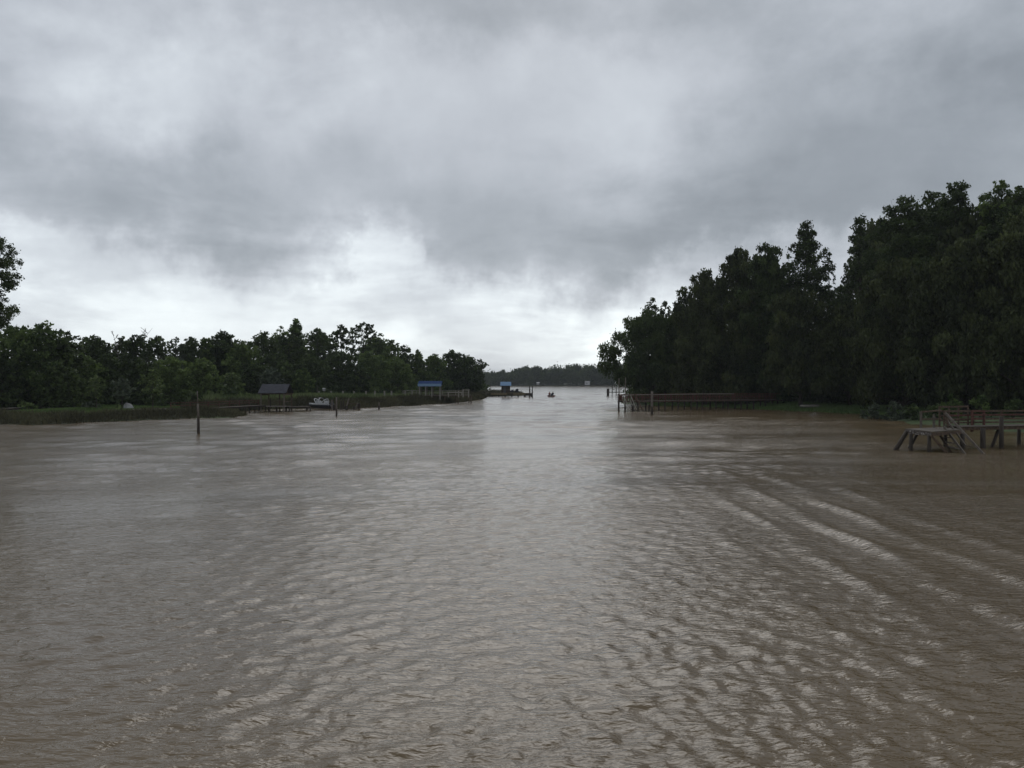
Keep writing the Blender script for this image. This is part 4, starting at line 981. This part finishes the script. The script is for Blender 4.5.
# ------------------------------------------------------------------ speedboat with two people
def person(name, loc, rz, label, top_mat):
    me = bpy.data.meshes.new(name)
    J = [((0, 0, .12), .15), ((0, 0, .35), .14), ((0, .02, .58), .17), ((0, .02, .70), .06), ((0, .05, .80), .085), ((0, .05, .93), .075),
         ((.12, .05, .08), .09), ((.14, .48, .10), .065), ((.14, .52, -.32), .045), ((.14, .64, -.36), .035),
         ((-.12, .05, .08), .09), ((-.14, .48, .10), .065), ((-.14, .52, -.32), .045), ((-.14, .64, -.36), .035),
         ((.21, .02, .56), .06), ((.26, .10, .30), .045), ((.18, .36, .24), .035), ((-.21, .02, .56), .06), ((-.26, .10, .30), .045), ((-.18, .36, .24), .035)]
    E = [(0, 1), (1, 2), (2, 3), (3, 4), (4, 5), (0, 6), (6, 7), (7, 8), (8, 9), (0, 10), (10, 11), (11, 12), (12, 13), (2, 14), (14, 15), (15, 16), (2, 17), (17, 18), (18, 19)]
    me.from_pydata([j[0] for j in J], E, []); o = bpy.data.objects.new(name, me); C.objects.link(o)
    md = o.modifiers.new('skin', 'SKIN'); 
    if not me.skin_vertices: 
        bm = bmesh.new(); bm.from_mesh(me); bm.verts.layers.skin.verify(); bm.to_mesh(me); bm.free()
    for v, (_, rr) in zip(me.skin_vertices[0].data, J): v.radius = (rr, rr)
    me.skin_vertices[0].data[0].use_root = True
    o.modifiers.new('sub', 'SUBSURF').levels = 1; o.modifiers['sub'].render_levels = 2
    me.materials.append(M['skin'])
    o.location = loc; o.rotation_euler = (0, 0, rz)
    # jacket round the trunk, hair on the head
    j = MB(); j.tube([(0, 0, .04), (0, 0, .3), (0, .02, .5), (0, .02, .64), (0, .03, .70)], [.20, .20, .24, .19, .09], 12); j.build('jacket', M[top_mat], o, smooth=True)
    for s in (-1, 1): MB().tube([(s * .17, .02, .60), (s * .26, .09, .31), (s * .20, .30, .25)], [.085, .07, .055], 8).build('sleeve', M[top_mat], o, smooth=True)
    MB().tube([(0, .03, .84), (0, .03, .90), (0, .04, .96), (0, .05, 1.0)], [.095, .105, .085, .03], 10).build('hair', M['hair'], o, smooth=True)
    return tag(o, label, 'person')
d = 226.0; bx = X_at(551, d)
r = empty('speedboat', (bx, d, -.12), math.radians(90))
hull(4.4, 2.1, .62).build('hull', M['red_hull'], r, smooth=True)
m = MB()
for s in (-1, 1): m.bar((-2.1, s * 1.0, .64), (.4, s * 1.03, .64), .08, .08)
m.build('gunwale', M['white'], r)
m = MB(); m.box((-1.0, -.8, .3), (-.6, .8, .62)); m.build('seat', M['wood_grey'], r)
m = MB(); m.box((-2.5, -.17, .5), (-2.2, .17, 1.05)); m.box((-2.45, -.06, -.3), (-2.28, .06, .5)); m.build('outboard_motor', M['navy'], r)
tag(r, 'small maroon motorboat speeding away down the middle of the channel', 'motorboat')
person('person', (bx - .42, d - .8, .50), 0, 'person in orange vest seated on the left of the speeding motorboat', 'cloth_red')
person('person', (bx + .42, d - .8, .50), 0, 'person in dark jacket seated on the right of the speeding motorboat', 'cloth_dark')

# ------------------------------------------------------------------ log on the grass, far shore building and dock
d = 120; x = X_at(812, d); r = MB(); z0 = gz(x, d, RIGHT) + .12
r = hull(3.2, .95, .35); o = empty('overturned_skiff', (x, d, z0 + .32)); h = r.build('hull', M['wood_pale'], o, smooth=True); h.rotation_euler = (PI, 0, 0)
MB().bar((-1.4, 0, -.0), (1.2, 0, .03), .07, .06).build('keel', M['wood_grey'], o)
tag(o, 'small pale skiff lying upside down on the grass of the right bank', 'skiff')
d = 700; x = X_at(587.5, d); r = empty('white_house', (x, d, 1.0)); m = MB(); m.box((-1.8, 0, 0), (1.9, 5, 2.3)); m.build('wall', M['white'], r)
m = MB(); m.add([(-2, -.3, 2.3), (2.1, -.3, 2.3), (2.1, 5.3, 2.3), (-2, 5.3, 2.3), (-2, 2.5, 3.3), (2.1, 2.5, 3.3)], [(0, 1, 5, 4), (3, 4, 5, 2), (0, 4, 3), (1, 2, 5), (0, 3, 2, 1)]); m.build('roof', M['canvas'], r)
m = MB(); m.box((-.9, -.05, .9), (-.2, 0, 1.8)); m.build('window', M['navy'], r)
tag(r, 'tiny white house on the far shore left of the leaning tree', 'house')
d = 712; x = X_at(538, d); r = empty('pale_shed', (x, d, 1.0)); m = MB(); m.box((-1.1, 0, 0), (1.1, 2, 1.6)); m.build('wall', M['canvas'], r); m = MB(); m.add([(-1.3, -.2, 1.6), (1.3, -.2, 1.6), (1.3, 2.2, 1.6), (-1.3, 2.2, 1.6), (-1.3, 1, 2.2), (1.3, 1, 2.2)], [(0, 1, 5, 4), (3, 4, 5, 2), (0, 4, 3), (1, 2, 5), (0, 3, 2, 1)]); m.build('roof', M['metal'], r)
tag(r, 'tiny pale shed at the foot of the far wood above the speeding boat', 'shed')
pier('dock', [(X_at(583, 640), 640), (X_at(606, 630), 630), (X_at(640, 610), 610)], 1.1, 2.5, 'long pale dock far off along the far shore beside the white house', 'dock', ('wood_pale', 'wood_grey'), 8, pr=.25)

# ------------------------------------------------------------------ haze
m = bpy.data.materials.new('haze'); m.use_nodes = True; nt = m.node_tree; nt.nodes.clear()
out = nt.nodes.new('ShaderNodeOutputMaterial'); pv = nt.nodes.new('ShaderNodeVolumePrincipled'); pv.inputs['Density'].default_value = .00016
pv.inputs['Color'].default_value = (.86, .91, .95, 1); nt.links.new(pv.outputs[0], out.inputs['Volume'])
hz = MB(); hz.box((-3150, -3150, -3.2), (3150, 3150, 42)); o = hz.build('haze', m); tag(o, 'thin damp haze over the river', 'haze', kind='stuff')

# ------------------------------------------------------------------ sky
SUN_AZ, SUN_EL = math.radians(1), math.radians(39)      # azimuth from +Y towards +X
w = bpy.data.worlds.new('World'); sc.world = w; w.use_nodes = True; nt = w.node_tree; N, L = nt.nodes, nt.links
bg = N['Background']; 
def mth(op, a, b=None, c=None, clamp=False):
    n = N.new('ShaderNodeMath'); n.operation = op; n.use_clamp = clamp
    for k, v in enumerate((a, b, c)):
        if v is None: continue
        if isinstance(v, (int, float)): n.inputs[k].default_value = v
        else: L.new(v, n.inputs[k])
    return n.outputs[0]
tc = N.new('ShaderNodeTexCoord'); sp = N.new('ShaderNodeSeparateXYZ'); L.new(tc.outputs['Generated'], sp.inputs[0])
x, y, z = sp.outputs
az = mth('ARCTAN2', x, y); el = mth('ARCSINE', mth('MINIMUM', mth('MAXIMUM', z, -1.0), 1.0))
# cloud-deck coordinates: direction projected on a flat layer
zz = mth('ADD', mth('MAXIMUM', z, 0.0), .16); cb_ = N.new('ShaderNodeCombineXYZ'); L.new(mth('DIVIDE', x, zz), cb_.inputs[0]); L.new(mth('DIVIDE', y, zz), cb_.inputs[1])
def nz(vec, scale, detail, rough=.55, dist_=0, off=0):
    n = N.new('ShaderNodeTexNoise'); n.inputs['Scale'].default_value = scale; n.inputs['Detail'].default_value = detail; n.inputs['Roughness'].default_value = rough; n.inputs['Distortion'].default_value = dist_
    mp = N.new('ShaderNodeMapping'); mp.inputs['Location'].default_value = (off, off * .7, off * .3); L.new(vec, mp.inputs[0]); L.new(mp.outputs[0], n.inputs['Vector']); return n
wn = nz(tc.outputs['Generated'], 6.5, 8, .6, 0, 3.1); ws = N.new('ShaderNodeSeparateColor'); L.new(wn.outputs['Color'], ws.inputs[0])
azw = mth('MULTIPLY_ADD', mth('SUBTRACT', ws.outputs[0], .5), .30, az); elw = mth('MULTIPLY_ADD', mth('SUBTRACT', ws.outputs[1], .5), .20, el)
# large masses: (px, py, half-width, half-height, amount)
blobs = [(520, 365, 330, 42, .22), (90, 330, 190, 60, .15), (10, 225, 70, 45, .17), (360, 262, 48, 38, .24), (560, 318, 120, 38, .16), (200, 300, 140, 30, .11),
         (165, 68, 85, 52, .15), (60, 110, 110, 60, .04), (120, 165, 170, 45, -.06), (270, 230, 150, 34, -.03), (500, 215, 130, 50, -.03), (560, 262, 190, 34, -.03), (500, 0, 200, 30, -.11),
         (890, 120, 170, 80, -.12), (640, 110, 70, 80, .06), (800, 225, 230, 42, -.04), (640, 330, 120, 30, .10), (375, 55, 40, 30, .05), (800, 300, 200, 50, .06)]
# lower edge of the main cloud deck across the view
edge_px = [(-60, 170), (30, 192), (110, 232), (210, 268), (315, 284), (345, 246), (395, 240), (430, 282), (520, 290), (600, 284), (690, 262), (850, 236), (1080, 205)]
fc = N.new('ShaderNodeFloatCurve'); cv_ = fc.mapping.curves[0]; cp = []
for px, py in edge_px:
    a0 = math.atan((px - 512) / F); e0 = math.atan((HY - py) / F * math.cos(a0)); cp.append(((a0 + .65) / 1.3, e0 / .3))
cv_.points[0].location = cp[0]; cv_.points[1].location = cp[-1]
for q_ in cp[1:-1]: cv_.points.new(*q_)
fc.mapping.update()
L.new(mth('MULTIPLY_ADD', azw, 1 / 1.3, .5, True), fc.inputs['Value'])
rel = mth('SUBTRACT', elw, mth('MULTIPLY', fc.outputs[0], .3))
sm = N.new('ShaderNodeMapRange'); sm.interpolation_type = 'SMOOTHSTEP'; sm.inputs['From Min'].default_value = -.022; sm.inputs['From Max'].default_value = .022; L.new(rel, sm.inputs['Value'])
deck = mth('MULTIPLY', mth('MULTIPLY', sm.outputs[0], mth('EXPONENT', mth('MULTIPLY', mth('MAXIMUM', rel, 0.0), -7.0))), -.095)
tot = deck
for px, py, hw, hh, amp in blobs:
    dx, dz = (px - 512) / F, (HY - py) / F; a0 = math.atan(dx); e0 = math.atan(dz * math.cos(a0))
    u = mth('MULTIPLY', mth('SUBTRACT', azw, a0), F / hw * math.cos(a0)); v = mth('MULTIPLY', mth('SUBTRACT', elw, e0), F / hh)
    g = mth('MULTIPLY', mth('EXPONENT', mth('MULTIPLY', mth('ADD', mth('MULTIPLY', u, u), mth('MULTIPLY', v, v)), -.8)), amp)
    tot = g if tot is None else mth('ADD', tot, g)
base = mth('ADD', mth('MULTIPLY', tot, 1.12), .42)
f1 = nz(cb_.outputs[0], .9, 7, .55, .4, 1.7).outputs['Fac']; f2 = nz(cb_.outputs[0], 2.6, 6, .55, .3, 5.2).outputs['Fac']
mr = N.new('ShaderNodeMapRange'); mr.interpolation_type = 'SMOOTHSTEP'; mr.inputs['From Min'].default_value = .40; mr.inputs['From Max'].default_value = .60
mr.inputs['To Min'].default_value = -.13; mr.inputs['To Max'].default_value = .13; L.new(f1, mr.inputs['Value'])
f3 = nz(tc.outputs['Generated'], 9.0, 8, .62, .2, 8.8).outputs['Fac']
fac = mth('ADD', mth('ADD', mr.outputs[0], mth('MULTIPLY', mth('SUBTRACT', f3, .5), .42)), mth('MULTIPLY', mth('SUBTRACT', f2, .5), .30))
lum = mth('MULTIPLY', base, mth('ADD', fac, 1.0))
lum = mth('MAXIMUM', lum, .12)
cr = N.new('ShaderNodeValToRGB'); cr.color_ramp.elements[0].position = .15; cr.color_ramp.elements[0].color = (.88, .99, 1.11, 1)
cr.color_ramp.elements[1].position = .9; cr.color_ramp.elements[1].color = (.93, 1.0, 1.015, 1)
e_ = cr.color_ramp.elements.new(.42); e_.color = (.93, .995, 1.09, 1)
L.new(lum, cr.inputs[0])
vm = N.new('ShaderNodeVectorMath'); vm.operation = 'SCALE'; L.new(cr.outputs[0], vm.inputs[0]); L.new(lum, vm.inputs['Scale'])
sky = N.new('ShaderNodeTexSky'); sky.sky_type = 'NISHITA'; sky.sun_disc = False; sky.sun_elevation = SUN_EL; sky.sun_rotation = SUN_AZ
vs = N.new('ShaderNodeVectorMath'); vs.operation = 'SCALE'; vs.inputs['Scale'].default_value = .06; L.new(sky.outputs[0], vs.inputs[0])
mx = N.new('ShaderNodeMix'); mx.data_type = 'RGBA'; mx.inputs[0].default_value = .94; L.new(vs.outputs[0], mx.inputs[6]); L.new(vm.outputs[0], mx.inputs[7])
L.new(mx.outputs[2], bg.inputs[0]); bg.inputs[1].default_value = 1.0
w.cycles.sampling_method = 'MANUAL'; w.cycles.sample_map_resolution = 512

s = bpy.data.lights.new('sun', 'SUN'); s.energy = .5; s.angle = math.radians(34); s.color = (1, .97, .93)
so = bpy.data.objects.new('sun', s); C.objects.link(so)
dv = Vector((math.sin(SUN_AZ) * math.cos(SUN_EL), math.cos(SUN_AZ) * math.cos(SUN_EL), math.sin(SUN_EL)))
so.rotation_euler = dv.to_track_quat('Z', 'Y').to_euler()

# ------------------------------------------------------------------ camera
cam = bpy.data.cameras.new('camera'); cam.sensor_width = 36; cam.lens = F / 1024 * 36; cam.clip_start = .1; cam.clip_end = 9000
co = bpy.data.objects.new('camera', cam); C.objects.link(co); co.location = (0, 0, HC)
co.rotation_euler = (math.radians(90) - math.atan(3 / F), 0, 0); sc.camera = co
sc.view_settings.view_transform = 'Standard'; sc.view_settings.look = 'None'; sc.view_settings.exposure = .38; sc.view_settings.gamma = 1
